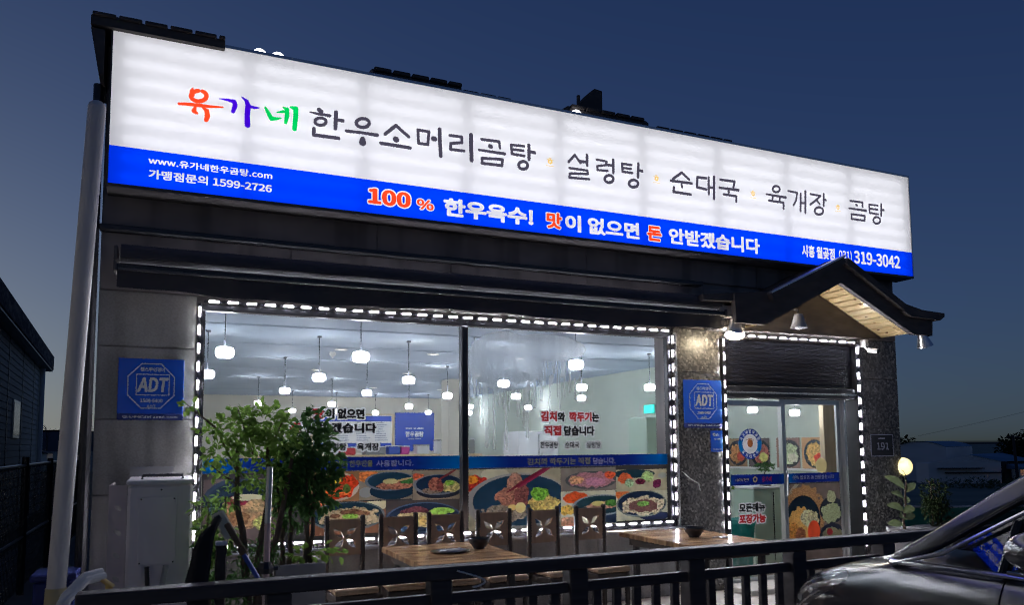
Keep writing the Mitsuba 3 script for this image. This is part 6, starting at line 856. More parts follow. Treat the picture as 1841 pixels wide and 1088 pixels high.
for k in range(len(pr) - 1):
    for j in range(18): ff += [(k * 18 + j, (k + 1) * 18 + j, (k + 1) * 18 + (j + 1) % 18), (k * 18 + j, (k + 1) * 18 + (j + 1) % 18, k * 18 + (j + 1) % 18)]
nv = len(vv); ff += [(nv - 2, j, (j + 1) % 18) for j in range(18)] + [(nv - 1, (len(pr) - 1) * 18 + (j + 1) % 18, (len(pr) - 1) * 18 + j) for j in range(18)]
put('folds', trimesh.Trimesh(vv, ff, process=False), 'black_cloth', bc, True)
put('knob', tube([(-.012, -2.66, 1.17), (.008, -2.66, 1.205), (.018, -2.66, 1.215)], [.02, .018, .012], 10), 'black_rubber', bc)

# ------------------------------------------------------------------ plants
def leaves(centres, normals, length, width, seed, droop=.35):
    """Folded, pointed leaves: six triangles each."""
    r = np.random.default_rng(seed); n_ = len(centres)
    L = length * r.uniform(.65, 1.2, n_); Wd = width * r.uniform(.7, 1.15, n_)
    d = normals + r.normal(0, .55, (n_, 3)); d[:, 2] -= droop * r.uniform(.3, 1.4, n_); d /= np.linalg.norm(d, axis=1, keepdims=True)
    s = np.cross(d, [0, 0, 1.0]); s /= np.linalg.norm(s, axis=1, keepdims=True) + 1e-9; u = np.cross(s, d)
    tw = r.uniform(-.9, .9, n_)[:, None]; s2 = s * np.cos(tw) + u * np.sin(tw); u2 = u * np.cos(tw) - s * np.sin(tw)
    def pt(a, b, c): return centres + d * (L * a)[:, None] + s2 * (Wd * b)[:, None] + u2 * (L * c)[:, None]
    V = np.stack([pt(0, 0, 0), pt(.38, .5, .10), pt(.45, 0, .03), pt(.38, -.5, .10), pt(.75, .33, .02), pt(.75, -.33, .02), pt(1, 0, -.12)], 1).reshape(-1, 3)
    f0 = np.array([[0, 2, 1], [0, 3, 2], [1, 2, 4], [3, 5, 2], [2, 6, 4], [2, 5, 6]])
    return trimesh.Trimesh(V, (f0[None] + (np.arange(n_) * 7)[:, None, None]).reshape(-1, 3), process=False)
def crown(blobs, n_, length, width, seed, fill=.55, droop=.35):
    r = np.random.default_rng(seed); cs, ns = [], []
    vol = np.array([b[3] * b[4] * b[5] for b in blobs]); cnt = (n_ * vol ** .8 / (vol ** .8).sum()).astype(int) + 1
    for b, k in zip(blobs, cnt):
        d = r.normal(0, 1, (k, 3)); d /= np.linalg.norm(d, axis=1, keepdims=True)
        rad = r.uniform(fill ** 3, 1, k)[:, None] ** (1 / 3)
        cs.append(np.array(b[:3]) + d * rad * np.array(b[3:6])); ns.append(d * .8 + np.array([0, 0, .15]))
    return leaves(np.concatenate(cs), np.concatenate(ns), length, width, seed + 1, droop)
def stem(p, r0, r1, seed=0):
    r = np.random.default_rng(seed); p = np.asarray(p, float)
    t_ = np.linspace(0, 1, 9); q_ = np.stack([np.interp(t_, np.linspace(0, 1, len(p)), p[:, k]) for k in range(3)], 1)
    q_[1:-1] += r.normal(0, .006, (7, 3)); return tube(q_, np.linspace(r0, r1, 9), 8)
PY = -1.25
t1 = thing('potted_tree', 'potted tree with light green leaves and brown stems in front of the left window pane', 'plant')
for k, pts in enumerate([[(.30, PY, .42), (.245, PY, .95), (.215, PY + .02, 1.25), (.20, PY, 1.55)], [(.34, PY, .42), (.36, PY, .9), (.41, PY, 1.2), (.40, PY + .03, 1.6)], [(.38, PY + .03, .42), (.47, PY + .03, .92), (.52, PY + .05, 1.2), (.56, PY, 1.5)]]):
    put('stem', stem(pts, .028, .011, k), 'bark', t1)
put('twig', cat_([tube(p_, [.008, .003], 5) for p_ in ([(.22, PY, 1.35), (.06, PY, 1.68)], [(.06, PY, 1.68), (-.13, PY, 1.84)], [(.2, PY, 1.3), (.04, PY - .03, 1.43)], [(.4, PY, 1.5), (.5, PY, 1.75)], [(.3, PY, 1.5), (.2, PY, 1.8)])]), 'bark', t1)
bl = [(.20, PY, 1.68, .17, .16, .14), (.36, PY, 1.72, .16, .16, .13), (.10, PY - .05, 1.52, .13, .12, .09), (.30, PY, 1.56, .18, .16, .10), (.48, PY, 1.62, .12, .14, .14), (.02, PY, 1.66, .08, .08, .05), (-.10, PY, 1.82, .07, .06, .035), (.26, PY, 1.36, .12, .10, .08), (.42, PY, 1.33, .10, .10, .16), (.06, PY, 1.40, .06, .06, .04)]
k_ = put('crown', crown(bl, 950, .055, .038, 11, .2), 'leaf_light', t1); labels[k_] = {'kind': 'stuff'}
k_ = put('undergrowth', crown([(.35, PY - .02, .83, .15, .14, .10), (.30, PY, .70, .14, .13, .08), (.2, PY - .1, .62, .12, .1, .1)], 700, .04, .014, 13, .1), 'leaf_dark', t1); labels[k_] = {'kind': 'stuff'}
put('pot', lathe([(0, .0), (.13, .0), (.185, .36), (.20, .36), (.20, .42), (.175, .42), (.165, .38), (0, .38)], 28, (.34, PY, .001)), 'dark_pot', t1, 40)
put('soil', lathe([(0, .385), (.164, .385), (.164, .381), (0, .381)], 20, (.34, PY, 0)), 'soil', t1)
t2 = thing('potted_tree', 'potted tree with dense dark leaves in a square grey planter beside the chairs', 'plant')
P2 = -1.1
for k, pts in enumerate([[(.53, P2, .66), (.52, P2, .98), (.48, P2, 1.3)], [(.56, P2, .66), (.58, P2, .98), (.58, P2, 1.35)], [(.68, P2, .66), (.69, P2, .98), (.68, P2, 1.4)], [(.71, P2, .66), (.725, P2, 1.0), (.74, P2, 1.35)]]):
    put('stem', stem(pts, .020, .009, 20 + k), 'bark', t2)
bl = [(.70, P2, 1.58, .16, .16, .19), (.58, P2, 1.45, .16, .16, .20), (.78, P2, 1.42, .15, .15, .18), (.52, P2, 1.28, .12, .14, .16), (.68, P2, 1.26, .18, .15, .16), (.60, P2, 1.10, .13, .12, .12), (.78, P2, 1.20, .11, .11, .13), (.87, P2, 1.44, .07, .09, .09), (.73, P2, 1.74, .09, .1, .09)]
k_ = put('crown', crown(bl, 1400, .072, .038, 31, .2, .6), 'leaf_dark', t2); labels[k_] = {'kind': 'stuff'}
k_ = put('young_leaves', crown([(.66, P2 - .02, .81, .10, .08, .04), (.80, P2 - .04, .82, .05, .05, .05), (.90, P2 - .1, .80, .03, .03, .03), (.50, P2, .97, .06, .06, .06)], 60, .07, .05, 37, .1), 'leaf_light', t2); labels[k_] = {'kind': 'stuff'}
put('planter', cat_([bx(.455, .785, P2 - .2, P2 - .175, .002, .76, .004), bx(.455, .785, P2 + .175, P2 + .2, .002, .76, .004), bx(.455, .48, P2 - .1745, P2 + .1745, .002, .76, .004), bx(.76, .785, P2 - .1745, P2 + .1745, .002, .76, .004), bx(.481, .759, P2 - .174, P2 + .174, .002, .03)]), 'planter_grey', t2)
put('soil', bx(.482, .758, P2 - .173, P2 + .173, .031, .72), 'soil', t2)
t3 = thing('leafy_plant', 'low plant with bright green leaflets between the outdoor unit and the potted trees', 'plant')
for k, pts in enumerate([[(.06, -1.2, .3), (.04, -1.2, .8), (.03, -1.2, 1.2)], [(.09, -1.2, .3), (.13, -1.2, .8), (.14, -1.2, 1.22)]]): put('stem', stem(pts, .012, .005, 40 + k), 'bark', t3)
k_ = put('crown', crown([(.04, -1.22, 1.13, .10, .09, .10), (.14, -1.22, 1.20, .08, .08, .09), (.08, -1.2, .98, .13, .11, .10), (.05, -1.2, .84, .10, .1, .09)], 330, .055, .024, 43, .1, .8), 'leaf_light', t3); labels[k_] = {'kind': 'stuff'}
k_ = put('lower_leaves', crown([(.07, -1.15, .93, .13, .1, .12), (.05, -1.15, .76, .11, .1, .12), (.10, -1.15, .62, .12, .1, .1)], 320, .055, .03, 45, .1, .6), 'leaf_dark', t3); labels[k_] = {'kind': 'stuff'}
put('pot', lathe([(0, .0), (.09, .0), (.12, .28), (.13, .28), (.13, .32), (.11, .32), (.105, .29), (0, .29)], 24, (.075, -1.2, .001)), 'clay_pot', t3, 40)
rp = thing('rubber_plant', 'rubber plant with large pale leaves in a grey pot below the globe lamp', 'plant')
put('stem', stem([(7.42, -.42, .50), (7.47, -.42, .80), (7.50, -.42, 1.14)], .016, .009, 50), 'bark', rp)
def big_leaf(base, d, l, w, curl, name='leaf'):
    d = np.array(d, float); d /= np.linalg.norm(d); s = np.cross(d, [0, 0, 1.0]); s /= np.linalg.norm(s); u = np.cross(s, d); w *= .95
    tw = 1.0 if d[0] < 0 else -1.0; s, u = s * math.cos(tw) + u * math.sin(tw), u * math.cos(tw) - s * math.sin(tw)
    us = np.linspace(0, 1, 9); vs = np.linspace(-1, 1, 5); V = []
    for a in us:
        ww = w * (math.sin(math.pi * min(1, a * .93 + .04)) ** .75)
        for b in vs: V.append(np.array(base) + d * l * a + s * ww * b + u * (l * (.20 * math.sin(a * 1.9) - curl * a * a) - .22 * ww * (1 - abs(b))))
    F = [(i_ * 5 + j_, i_ * 5 + j_ + 1, (i_ + 1) * 5 + j_ + 1, (i_ + 1) * 5 + j_) for i_ in range(8) for j_ in range(4)]
    put(name, (np.array(V), np.array(F)), 'leaf_rubber', rp, True)
for zb, an, el_, l_, w_ in [(1.10, 200, .9, .13, .035), (1.02, 155, .75, .25, .06), (.98, 330, .9, .16, .05), (.90, 190, .45, .23, .055), (.86, 20, .5, .17, .05), (.78, 170, .35, .21, .055), (.75, 260, .5, .20, .05), (.70, 215, .15, .20, .055), (.68, 350, .3, .18, .05), (.62, 160, .1, .17, .05), (1.14, 60, 1.3, .12, .03)]:
    a_ = math.radians(an); big_leaf((7.40 + (zb - .5) * .15, -.42, zb), (math.cos(a_), math.sin(a_), el_), l_, w_, .32)
put('pot', lathe([(0, .30), (.13, .30), (.175, .55), (.18, .58), (.165, .58), (.155, .56), (0, .56)], 28, (7.42, -.42, 0)), 'clay_pot', rp, 40)
put('pot_stand', lathe([(0, .001), (.11, .001), (.12, .03), (.10, .299), (0, .299)], 20, (7.42, -.42, 0)), 'dark_pot', rp, 40)
dp = thing('bushy_plant', 'dark bushy potted plant right of the rubber plant below the globe lamp', 'plant')
for k, x in enumerate((7.86, 7.94, 8.0)): put('stem', stem([(x, -.45, .5), (x + .02, -.45, .8), (x - .02, -.45, 1.1)], .012, .006, 60 + k), 'bark', dp)
k_ = put('crown', crown([(7.92, -.45, .92, .14, .15, .20), (7.95, -.45, .74, .16, .15, .17), (7.87, -.45, .80, .11, .12, .14)], 800, .05, .026, 63, .1), 'leaf_tree', dp); labels[k_] = {'kind': 'stuff'}
put('pot', cat_([bx(7.72, 8.22, -.66, -.26, .30, .58, .02), bx(7.76, 8.18, -.62, -.30, .002, .299, .01)]), 'dark_pot', dp)
# two small plants just inside the door
ip = thing('indoor_plant', 'green houseplant just inside the left door leaf', 'plant')
put('stem', stem([(5.75, .75, .3), (5.72, .75, .9), (5.74, .75, 1.15)], .015, .008, 70), 'bark', ip); k_ = put('crown', crown([(5.74, .75, 1.26, .16, .14, .15), (5.80, .75, 1.06, .15, .13, .14)], 420, .06, .03, 71, .1), 'leaf_light', ip); labels[k_] = {'kind': 'stuff'}
put('pot', lathe([(0, .013), (.12, .013), (.16, .34), (.15, .34), (.14, .31), (0, .31)], 24, (5.75, .75, 0)), 'clay_pot', ip, 40)
ip = thing('indoor_plant', 'small bonsai on the green cabinet inside the door', 'plant')
put('stem', stem([(6.95, 1.25, 1.05), (6.93, 1.25, 1.12), (6.98, 1.25, 1.2)], .012, .006, 72), 'bark', ip); k_ = put('crown', crown([(6.95, 1.25, 1.24, .15, .1, .05)], 220, .035, .02, 73, .1), 'leaf_dark', ip); labels[k_] = {'kind': 'stuff'}
put('pot', lathe([(0, .991), (.07, .991), (.09, 1.05), (.08, 1.05), (0, 1.04)], 20, (6.95, 1.25, 0)), 'clay_pot', ip, 40)

# ------------------------------------------------------------------ left: neighbour building, fence, far lamps
nb = thing('neighbour_building', 'long grey metal-sided shed with rusty eaves at the left edge', 'building')
NA, ND = np.array([-2.546, 3.9]), np.array([-.0519, .99865])      # a point of its wall, the wall's direction
NN = np.array([ND[1], -ND[0]])                                    # towards the alley
def nbp(s, o, z): return np.array([*(NA + ND * s + NN * o), z])
def nbbox(s0, s1, o0, o1, z0, z1, c=0.0):
    m = bx(s0, s1, o0, o1, z0, z1, c); M = np.eye(4); M[:2, 0] = ND; M[:2, 1] = NN; M[:2, 3] = NA
    m = placed(m, M)
    if np.linalg.det(M[:3, :3]) < 0: m.invert()
    return m
S0, S1 = -12.0, 13.0
put('wall', nbbox(S0, S1, -6, -.06, -.2, 3.86), 'siding_metal', nb)
lines = []
for z in np.arange(.0, 3.80, .125): lines.append(nbbox(S0, S1, -.059, -.030, z + .006, z + .119, .010))
k_ = put('siding', cat_(lines), 'siding_metal', nb); labels[k_] = {'kind': 'stuff'}
for s in np.arange(S0 + 1.2, S1, 2.4): put('seam_strip', nbbox(s - .02, s + .02, -.029, -.020, .0, 3.82, .003), 'dark_frame', nb)
put('fascia', nbbox(S0, S1 + .12, -.02, .22, 3.62, 4.0, .02), 'rusty', nb)
put('soffit', nbbox(S0, S1 + .1, -.018, .20, 3.585, 3.615), 'dark_frame', nb)
put('roof', nbbox(S0, S1 + .1, -6.2, .10, 4.003, 4.06), 'rusty', nb)
w1 = put('window', nbbox(6.8, 7.9, -.028, .0, 1.75, 2.5, .006), 'alu', nb); put('pane', nbbox(6.86, 7.84, .001, .004, 1.81, 2.44), 'black_glaze', w1)
put('downpipe', tube([nbp(12.2, .04, 3.6), nbp(12.2, .04, .0)], .06, 10), 'white_paint', nb)
put('corner_trim', nbbox(S1 - .0, S1 + .05, -.1, .03, -.1, 3.58, .008), 'siding_metal', nb)
fe = thing('wire_fence', 'dark wire fence with pale pipe rails along the alley at the left', 'fence')
FX = -1.62
for k, y in enumerate((-.8, 1.2, 3.2, 5.2, 7.2, 9.2)): put('post', tube([(FX, y, -.02), (FX, y, 1.46 if k == 2 else 1.42)], .035, 10), 'dark_frame', fe)
put('rail', tube([(FX, -1.2, 1.365), (FX, 9.3, 1.365)], .018, 8), 'alu', fe); put('rail', tube([(FX, -1.2, .60), (FX, 9.3, .60)], .018, 8), 'alu', fe)
wires = [bx(FX - .003, FX + .003, y - .004, y + .004, .05, 1.36) for y in np.arange(-1.1, 9.3, .075)] + [bx(FX - .0025, FX + .0025, -1.15, 9.3, z - .004, z + .004) for z in np.arange(.08, 1.36, .09)]
k_ = put('wire_mesh', cat_(wires), 'black_paint', fe); labels[k_] = {'kind': 'stuff'}
sh = thing('fence_panel', 'plain brown sheet panel closing the gap behind the restaurant', 'fence')
for k in range(6): put('board', bx(-3.2 + .42 * k, -3.2 + .42 * k + .415, 17.0, 17.03, -.1, .95 + .03 * (k % 2), .004), 'siding_metal', sh)
hd = thing('far_trees', 'bare dark trees far behind the alley', 'trees'); 
r2 = np.random.default_rng(5); br = []
for x0 in (-16, -13.2, -10.5, -8.8, -7.2):
    h_ = r2.uniform(3.4, 5.2); br.append(tube([(x0, 78, -.2), (x0 + .1, 78, h_ * .6), (x0 + r2.uniform(-.3, .3), 78, h_)], [.12, .07, .015], 5))
    for k in range(16):
        z0 = r2.uniform(.3, .95) * h_; a_ = r2.uniform(-1.3, 1.3); l_ = r2.uniform(.5, 1.4)
        br.append(tube([(x0, 78, z0), (x0 + math.sin(a_) * l_, 78 + r2.uniform(-.5, .5), z0 + abs(math.cos(a_)) * l_)], [.03, .008], 4))
put('branches', cat_(br), 'barn_dark', hd); labels[hd]['kind'] = 'stuff'
for (x, y, z, lab, e_) in ((-8.64, 63.2, .45, 'small warm far street lamp left of the pole', (40, 26, 9)), (-6.40, 62.1, .73, 'small white far street lamp right of the pole', (40, 34, 22))):
    sl = thing('street_lamp', lab, 'street lamp')
    put('post', tube([(x, y, -.2), (x, y, z + .1)], .05, 6), 'dark_frame', sl); put('head', cat_([bx(x - .11, x + .11, y - .2, y + .05, z - .09, z + .09, .03)]), 'lamp_glass', sl, emit=e_, weight=.02)
for x, y, w_, h_, lab in ((-9.5, 60, 2.6, 1.6, 'low dark hut far behind the alley'), (-6.3, 58, 1.6, 1.5, 'small pale hut far behind the alley right of the pole')):
    hu = thing('far_hut', lab, 'building'); put('wall', bx(x - w_ / 2, x + w_ / 2, y, y + 3, -.2, h_ - .4), 'barn_wall' if 'pale' in lab else 'siding_metal', hu); put('roof', extr(Polygon([(x - w_ / 2 - .2, h_ - .45), (x + w_ / 2 + .2, h_ - .45), (x, h_ + .0)]), y - .2, y + 3.2), 'barn_dark', hu)

# ------------------------------------------------------------------ right: net fence, far barns, trees
nf = thing('net_fence', 'dark green net fence with a pale rope along its top, right of the restaurant', 'fence')
NP = [(9.05, 1.35), (10.35, .45), (11.9, -.6), (13.4, -1.6)]
gz_ = lambda x: -.13 - 1.75 * (lambda q: q * q * (3 - 2 * q))(min(1, max(0, (x - 9.3) / 7)))
tp = []; nu, nv_ = 60, 9; V = []
for a_ in np.linspace(0, 3, nu):
    i_ = min(2, int(a_)); f_ = a_ - i_; x = NP[i_][0] * (1 - f_) + NP[i_ + 1][0] * f_; y = NP[i_][1] * (1 - f_) + NP[i_ + 1][1] * f_
    zt = .66 - .04 * math.sin(f_ * math.pi); zb = gz_(x) - .05
    for v_ in np.linspace(0, 1, nv_): V.append((x + .035 * math.sin(a_ * 11 + v_ * 3), y + .035 * math.sin(a_ * 7 + v_ * 5) * (1 - .6 * v_), zb + (zt - zb) * v_))
    tp.append((x, y, zt + .008))
i_ = np.arange(nu * nv_).reshape(nu, nv_)
put('net', (np.array(V), np.stack([i_[:-1, :-1], i_[1:, :-1], i_[1:, 1:], i_[:-1, 1:]], -1).reshape(-1, 4)), 'green_net', nf, True)
put('rope', tube(tp, .016, 6), 'rope', nf); put('rope', tube([(9.1, 1.25, .30), (9.7, .82, .42), (10.5, .30, .60)], .009, 6), 'rope', nf)
for x, y in NP: put('post', tube([(x + .03, y + .05, gz_(x) - .1), (x + .03, y + .05, .70)], .03, 8), 'dark_frame', nf)
G0, EX, EY_ = np.array([58.39, 40.76]), RGT[:2], np.array([math.sin(YAW), math.cos(YAW)])
def far(u, v, z): return np.array([*(G0 + EX * u + EY_ * v), z])
def prism(pts, top, base=-2.0):
    """An upright block on the ground outline pts (u, v); top heights per corner."""
    n_ = len(pts); V = np.array([far(u, v, base) for u, v in pts] + [far(u, v, z) for (u, v), z in zip(pts, top)])
    F = [(i_, (i_ + 1) % n_, n_ + (i_ + 1) % n_) for i_ in range(n_)] + [(i_, n_ + (i_ + 1) % n_, n_ + i_) for i_ in range(n_)] + [(n_, n_ + i_, n_ + i_ + 1) for i_ in range(1, n_ - 1)]
    return trimesh.Trimesh(V, F, process=False)
bn = thing('far_barn', 'large pale barn with curved gable and blue roof across the field at right', 'building')
ga, la = np.array([-.766, .643]), np.array([.643, .766]); c0_ = np.array([3.5, 0.0])
ends = []
for s in np.linspace(0, 1, 9): ends.append((c0_ + ga * 4.55 * s, 1.05 + .62 * math.sin(math.pi * s) ** .8 - .25 * s))
put('gable_wall', cat_([trimesh.Trimesh([far(*p, -2), far(*q_, -2), far(*q_, zq), far(*p, zp)], [(0, 2, 1), (0, 3, 2)], process=False) for (p, zp), (q_, zq) in zip(ends, ends[1:])]), 'barn_wall', bn)
put('side_wall', trimesh.Trimesh([far(*c0_, -2), far(*(c0_ + la * 12), -2), far(*(c0_ + la * 12), 1.05), far(*c0_, 1.05)], [(0, 1, 2), (0, 2, 3)], process=False), 'barn_wall', bn)
V, F = [], []
for k, (p, zp) in enumerate(ends):
    V += [far(*(p - la * .15), zp + .05), far(*(p + la * 12.2), zp + .05)]
    if k: F += [(2 * k - 2, 2 * k - 1, 2 * k + 1), (2 * k - 2, 2 * k + 1, 2 * k)]
put('roof', trimesh.Trimesh(V, F, process=False), 'barn_roof', bn)
lt = thing('far_shed', 'lower pale shed with blue lean-to roof in front of the far barn', 'building')
put('front_wall', prism([(.3, -3), (3.6, -3.0), (6.3, -3), (6.3, -1), (.3, -1)], [-.2, .42, -.15, -.15, -.2]), 'barn_wall', lt)
put('roof', trimesh.Trimesh([far(3.6, -3.1, .48), far(6.4, -3.1, -.12), far(10.2, -1.8, -.12), far(9.0, 1.0, .52)], [(0, 1, 2), (0, 2, 3)], process=False), 'barn_roof', lt)
put('side_wall', prism([(6.31, -2.9), (10.1, -1.7), (9.8, -1), (6.31, -1)], [-.2, -.2, -.2, -.2]), 'barn_dark', lt)
put('eave_board', cat_([prism([(1.0, -3.6), (4.6, -3.6), (4.6, -3.05), (1.0, -3.05)], [-.62] * 4, -.70), prism([(1.6, -3.3), (6.2, -3.3), (6.2, -3.05), (1.6, -3.05)], [-.98] * 4, -1.08)]), 'barn_dark', lt)
put('door', prism([(6.55, -3.1), (7.1, -3.0), (7.1, -2.9), (6.55, -2.95)], [-1.1] * 4), 'barn_dark', lt)
st = thing('lit_stall', 'low orange-lit stall with dark roof at the right edge beyond the field', 'building')
put('wall', prism([(7.2, -4), (11.5, -4), (11.5, -2.9), (7.2, -2.9)], [-.78] * 4), 'barn_wall', st)
put('roof', prism([(6.9, -4.6), (11.8, -4.6), (11.8, -2.6), (6.9, -2.6)], [-.55, -.55, -.35, -.35], -.74), 'barn_roof', st)
put('door', cat_([prism([(u, -4.06), (u + w_, -4.06), (u + w_, -4.01), (u, -4.01)], [-1.0] * 4) for u, w_ in ((8.1, .35), (8.85, .22), (9.25, .3), (10.2, .5))]), 'bark', st)
put('eave_lamp', prism([(7.3, -4.5), (11.4, -4.5), (11.4, -4.42), (7.3, -4.42)], [-.79] * 4, -.83), 'lamp_glass', st, emit=(2.6, 1.15, .5), weight=.1)
up_ = thing('utility_pole', 'thin dark utility pole in front of the far barns', 'pole')
put('shaft', tube([far(5.7, -6, -2), far(5.5, -6, 2.0)], [.13, .09], 8), 'barn_dark', up_); put('crossarm', tube([far(5.0, -6, 1.85), far(6.0, -6, 1.85)], .05, 6), 'barn_dark', up_)
pw = thing('power_line', 'thin power line rising to the right over the far barns', 'cable')
put('wire', tube([far(-2 + 34 * q_, -6 + 4 * q_, 2.0 + 10 * q_ - 1.1 * math.sin(math.pi * q_)) for q_ in np.linspace(0, 1, 14)], .009, 4), 'barn_dark', pw)
rl_ = thing('mast_light', 'tiny red warning light above the far barn', 'lamp')
put('mast', tube([far(3.35, 8, -2), far(3.35, 8, 2.25)], .05, 6), 'barn_dark', rl_); ic = trimesh.creation.icosphere(1, .10); ic.apply_translation(far(3.35, 8, 2.33)); put('lamp', ic, 'lamp_glass', rl_, True, emit=(7, 1.6, 1.2), weight=.02)
for k, (u, v, z, rx, rz_, n_, lab) in enumerate(((2.0, 9, 1.35, 1.6, 1.25, 700, 'dark round tree behind the left end of the far barn'), (-.4, 11, .9, 1.5, 1.0, 500, 'low dark tree left of the far barn'), (5.0, 12, 1.3, 1.3, .85, 400, 'small dark tree behind the far barn roof'), (11.6, 2, .7, 2.2, 2.3, 1100, 'large dark tree at the right end of the far barn'))):
    tr = thing('far_tree', lab, 'tree'); c_ = far(u, v, z)
    put('trunk', tube([far(u, v, -2), far(u, v, z)], [.18, .08], 7), 'bark', tr)
    rr_ = np.random.default_rng(80 + k); bl = [(*(c_ + rr_.normal(0, .35, 3) * np.array([rx, rx, rz_])), rx * .55, rx * .55, rz_ * .5) for _ in range(8)]
    k_ = put('crown', crown(bl, n_, .42, .26, 90 + k, .2), 'leaf_tree', tr); labels[k_] = {'kind': 'stuff'}
rb = np.random.default_rng(9); bl = []
for _ in range(70):
    u = rb.uniform(-3, 13); v = rb.uniform(-36, -6); bl.append((*far(u * (67 + v) / 67 + rb.normal(0, .5), v, -1.75 + rb.uniform(0, .2)), rb.uniform(.8, 1.9), rb.uniform(.8, 1.9), rb.uniform(.2, .5)))
setting('field_shrubs', crown(bl, 7000, .22, .11, 100, .1), 'leaf_bush', kind='stuff', label='low dark shrubs and weeds growing over the field beyond the net')

# ------------------------------------------------------------------ the parked car, nose to the railing
car = thing('parked_car', 'dark grey car with glossy paint parked nose-in at the lower right', 'car')
CYAW = math.radians(8.0)
CF = np.array([math.sin(CYAW), math.cos(CYAW), 0]); CL = np.array([-math.cos(CYAW), math.sin(CYAW), 0])   # forward, left
CN = np.array([4.06, -3.08, -.10])
CS = 1.09
CM = np.eye(4); CM[:3, 0] = CF * CS; CM[:3, 1] = CL * CS; CM[2, 2] = CS; CM[:3, 3] = CN     # local x forward (0 at the nose), y left, z up
from scipy.interpolate import PchipInterpolator as PCH
st_ = np.array([0, .05, .18, .42, .75, 1.05, 1.6, 2.6, 3.5, 4.05, 4.25, 4.32])
hw = PCH(st_, [.50, .66, .80, .88, .905, .91, .91, .91, .89, .84, .74, .60])
zsh = PCH(st_, [.58, .66, .755, .85, .93, .985, 1.0, 1.02, 1.04, 1.04, .98, .85])
ztp = PCH(st_, [.62, .72, .83, .925, 1.0, 1.05, 1.05, 1.04, 1.06, 1.06, 1.0, .87])
zb_ = PCH(st_, [.34, .27, .22, .20, .20, .20, .20, .20, .22, .30, .36, .42])
ss = np.unique(np.concatenate([np.linspace(0, .5, 16), np.linspace(.5, 4.32, 46)]))
rows = []
for s in ss:
    w_, zs_, zt_, zb0 = float(hw(s)), float(zsh(s)), float(ztp(s)), float(zb_(s))
    key_y = [0, w_ * .80, w_ * .955, w_ * .985, w_, w_ * .992, w_ * .965, w_ * .925, w_ * .80, w_ * .5, 0]
    key_z = [zb0, zb0, zb0 + .05, zb0 + .14, (zb0 + zs_) * .5, zs_ - .16, zs_ - .055, zs_, zs_ + (zt_ - zs_) * .45, zs_ + (zt_ - zs_) * .85, zt_]
    kk = np.linspace(0, 1, 11); uu = np.linspace(0, 1, 41)
    y_, z_ = PCH(kk, key_y)(uu), PCH(kk, key_z)(uu)
    rows.append(np.concatenate([np.stack([np.full(41, -s), y_, z_], 1), np.stack([np.full(39, -s), -y_[-2:0:-1], z_[-2:0:-1]], 1)]))
N_ = 80; V = np.concatenate(rows + [[[.012, 0, .5], [-4.33, 0, .65]]]); F = []
for a_ in range(len(ss) - 1):
    for j in range(N_): p0, p1, p2, p3 = a_ * N_ + j, a_ * N_ + (j + 1) % N_, (a_ + 1) * N_ + (j + 1) % N_, (a_ + 1) * N_ + j; F += [(p0, p2, p1), (p0, p3, p2)]
nv = len(V); F += [(nv - 2, j, (j + 1) % N_) for j in range(N_)] + [(nv - 1, (len(ss) - 1) * N_ + (j + 1) % N_, (len(ss) - 1) * N_ + j) for j in range(N_)]
body = trimesh.Trimesh(V, F, process=False)
if body.volume < 0: body.invert()
bm = mani(body)
def cyl(x, z, r, y0, y1): 
    c_ = trimesh.creation.cylinder(r, abs(y1 - y0), sections=40); c_.apply_transform(trimesh.transformations.rotation_matrix(math.pi / 2, [1, 0, 0])); c_.apply_translation([x, (y0 + y1) / 2, z]); return c_
for x in (-.86, -3.45):
    for sg in (-1, 1): bm -= mani(cyl(x, .33, .365, sg * .62, sg * 1.0))
bm -= mani(bx(-1.523, -1.515, .85, .99, .30, 1.2)); bm -= mani(bx(-1.523, -1.515, -.99, -.85, .30, 1.2)); bm -= mani(bx(-2.623, -2.615, .85, .99, .30, 1.2))
# hood shut line: a narrow groove along the fender
for sg in (-1, 1):
    g_ = [np.array([-s, sg * float(hw(s)) * .885, float(zsh(s)) + .022]) for s in np.linspace(.30, 1.22, 18)]
    bm -= mani(tube(g_, .0045, 6))
bd_ = unmani(bm)
put('body', placed(bd_, CM), 'car_paint', car, smooth=28)
def cput(name, m, bsdf, parent=car, smooth=False, **k): return put(name, placed(m, CM), bsdf, parent, smooth, **k)
CBM = CM.copy(); CBM[:3, 3] = CM[:3, 3] - CM[:3, 0] * .17
def cabput(name, m, bsdf, parent=car, smooth=False, **k): return put(name, placed(m, CBM), bsdf, parent, smooth, **k)
# greenhouse: roof, pillars, glass
def gw(x, z): return .845 - .22 * (z - 1.0) / .5            # half width of the cabin by height
wsb, wst, rrt, rrb = (-1.02, 1.085), (-1.80, 1.545), (-3.35, 1.53), (-4.05, 1.08)
def strip(p, q, y0a, y1a, y0b, y1b, th=.03):
    V = []
    for (x, z), ya, yb in ((p, y0a, y1a), (q, y0b, y1b)):
        for y in (ya, yb):
            for dz in (0, th): V.append((x, y, z + dz))
    return trimesh.convex.convex_hull(np.array(V))
roofpts = []
for x in np.linspace(-1.78, -3.38, 12):
    crown_ = 1.548 + .035 * math.sin(math.pi * (x + 1.6) / -2.0)
    roofpts.append([(x, y, crown_ - .06 * (abs(y) / .62) ** 2.6) for y in np.linspace(-.63, .63, 13)])
rp_ = np.array(roofpts).reshape(-1, 3); i_ = np.arange(len(rp_)).reshape(12, 13)
top = np.stack([i_[:-1, :-1], i_[:-1, 1:], i_[1:, 1:], i_[1:, :-1]], -1).reshape(-1, 4)
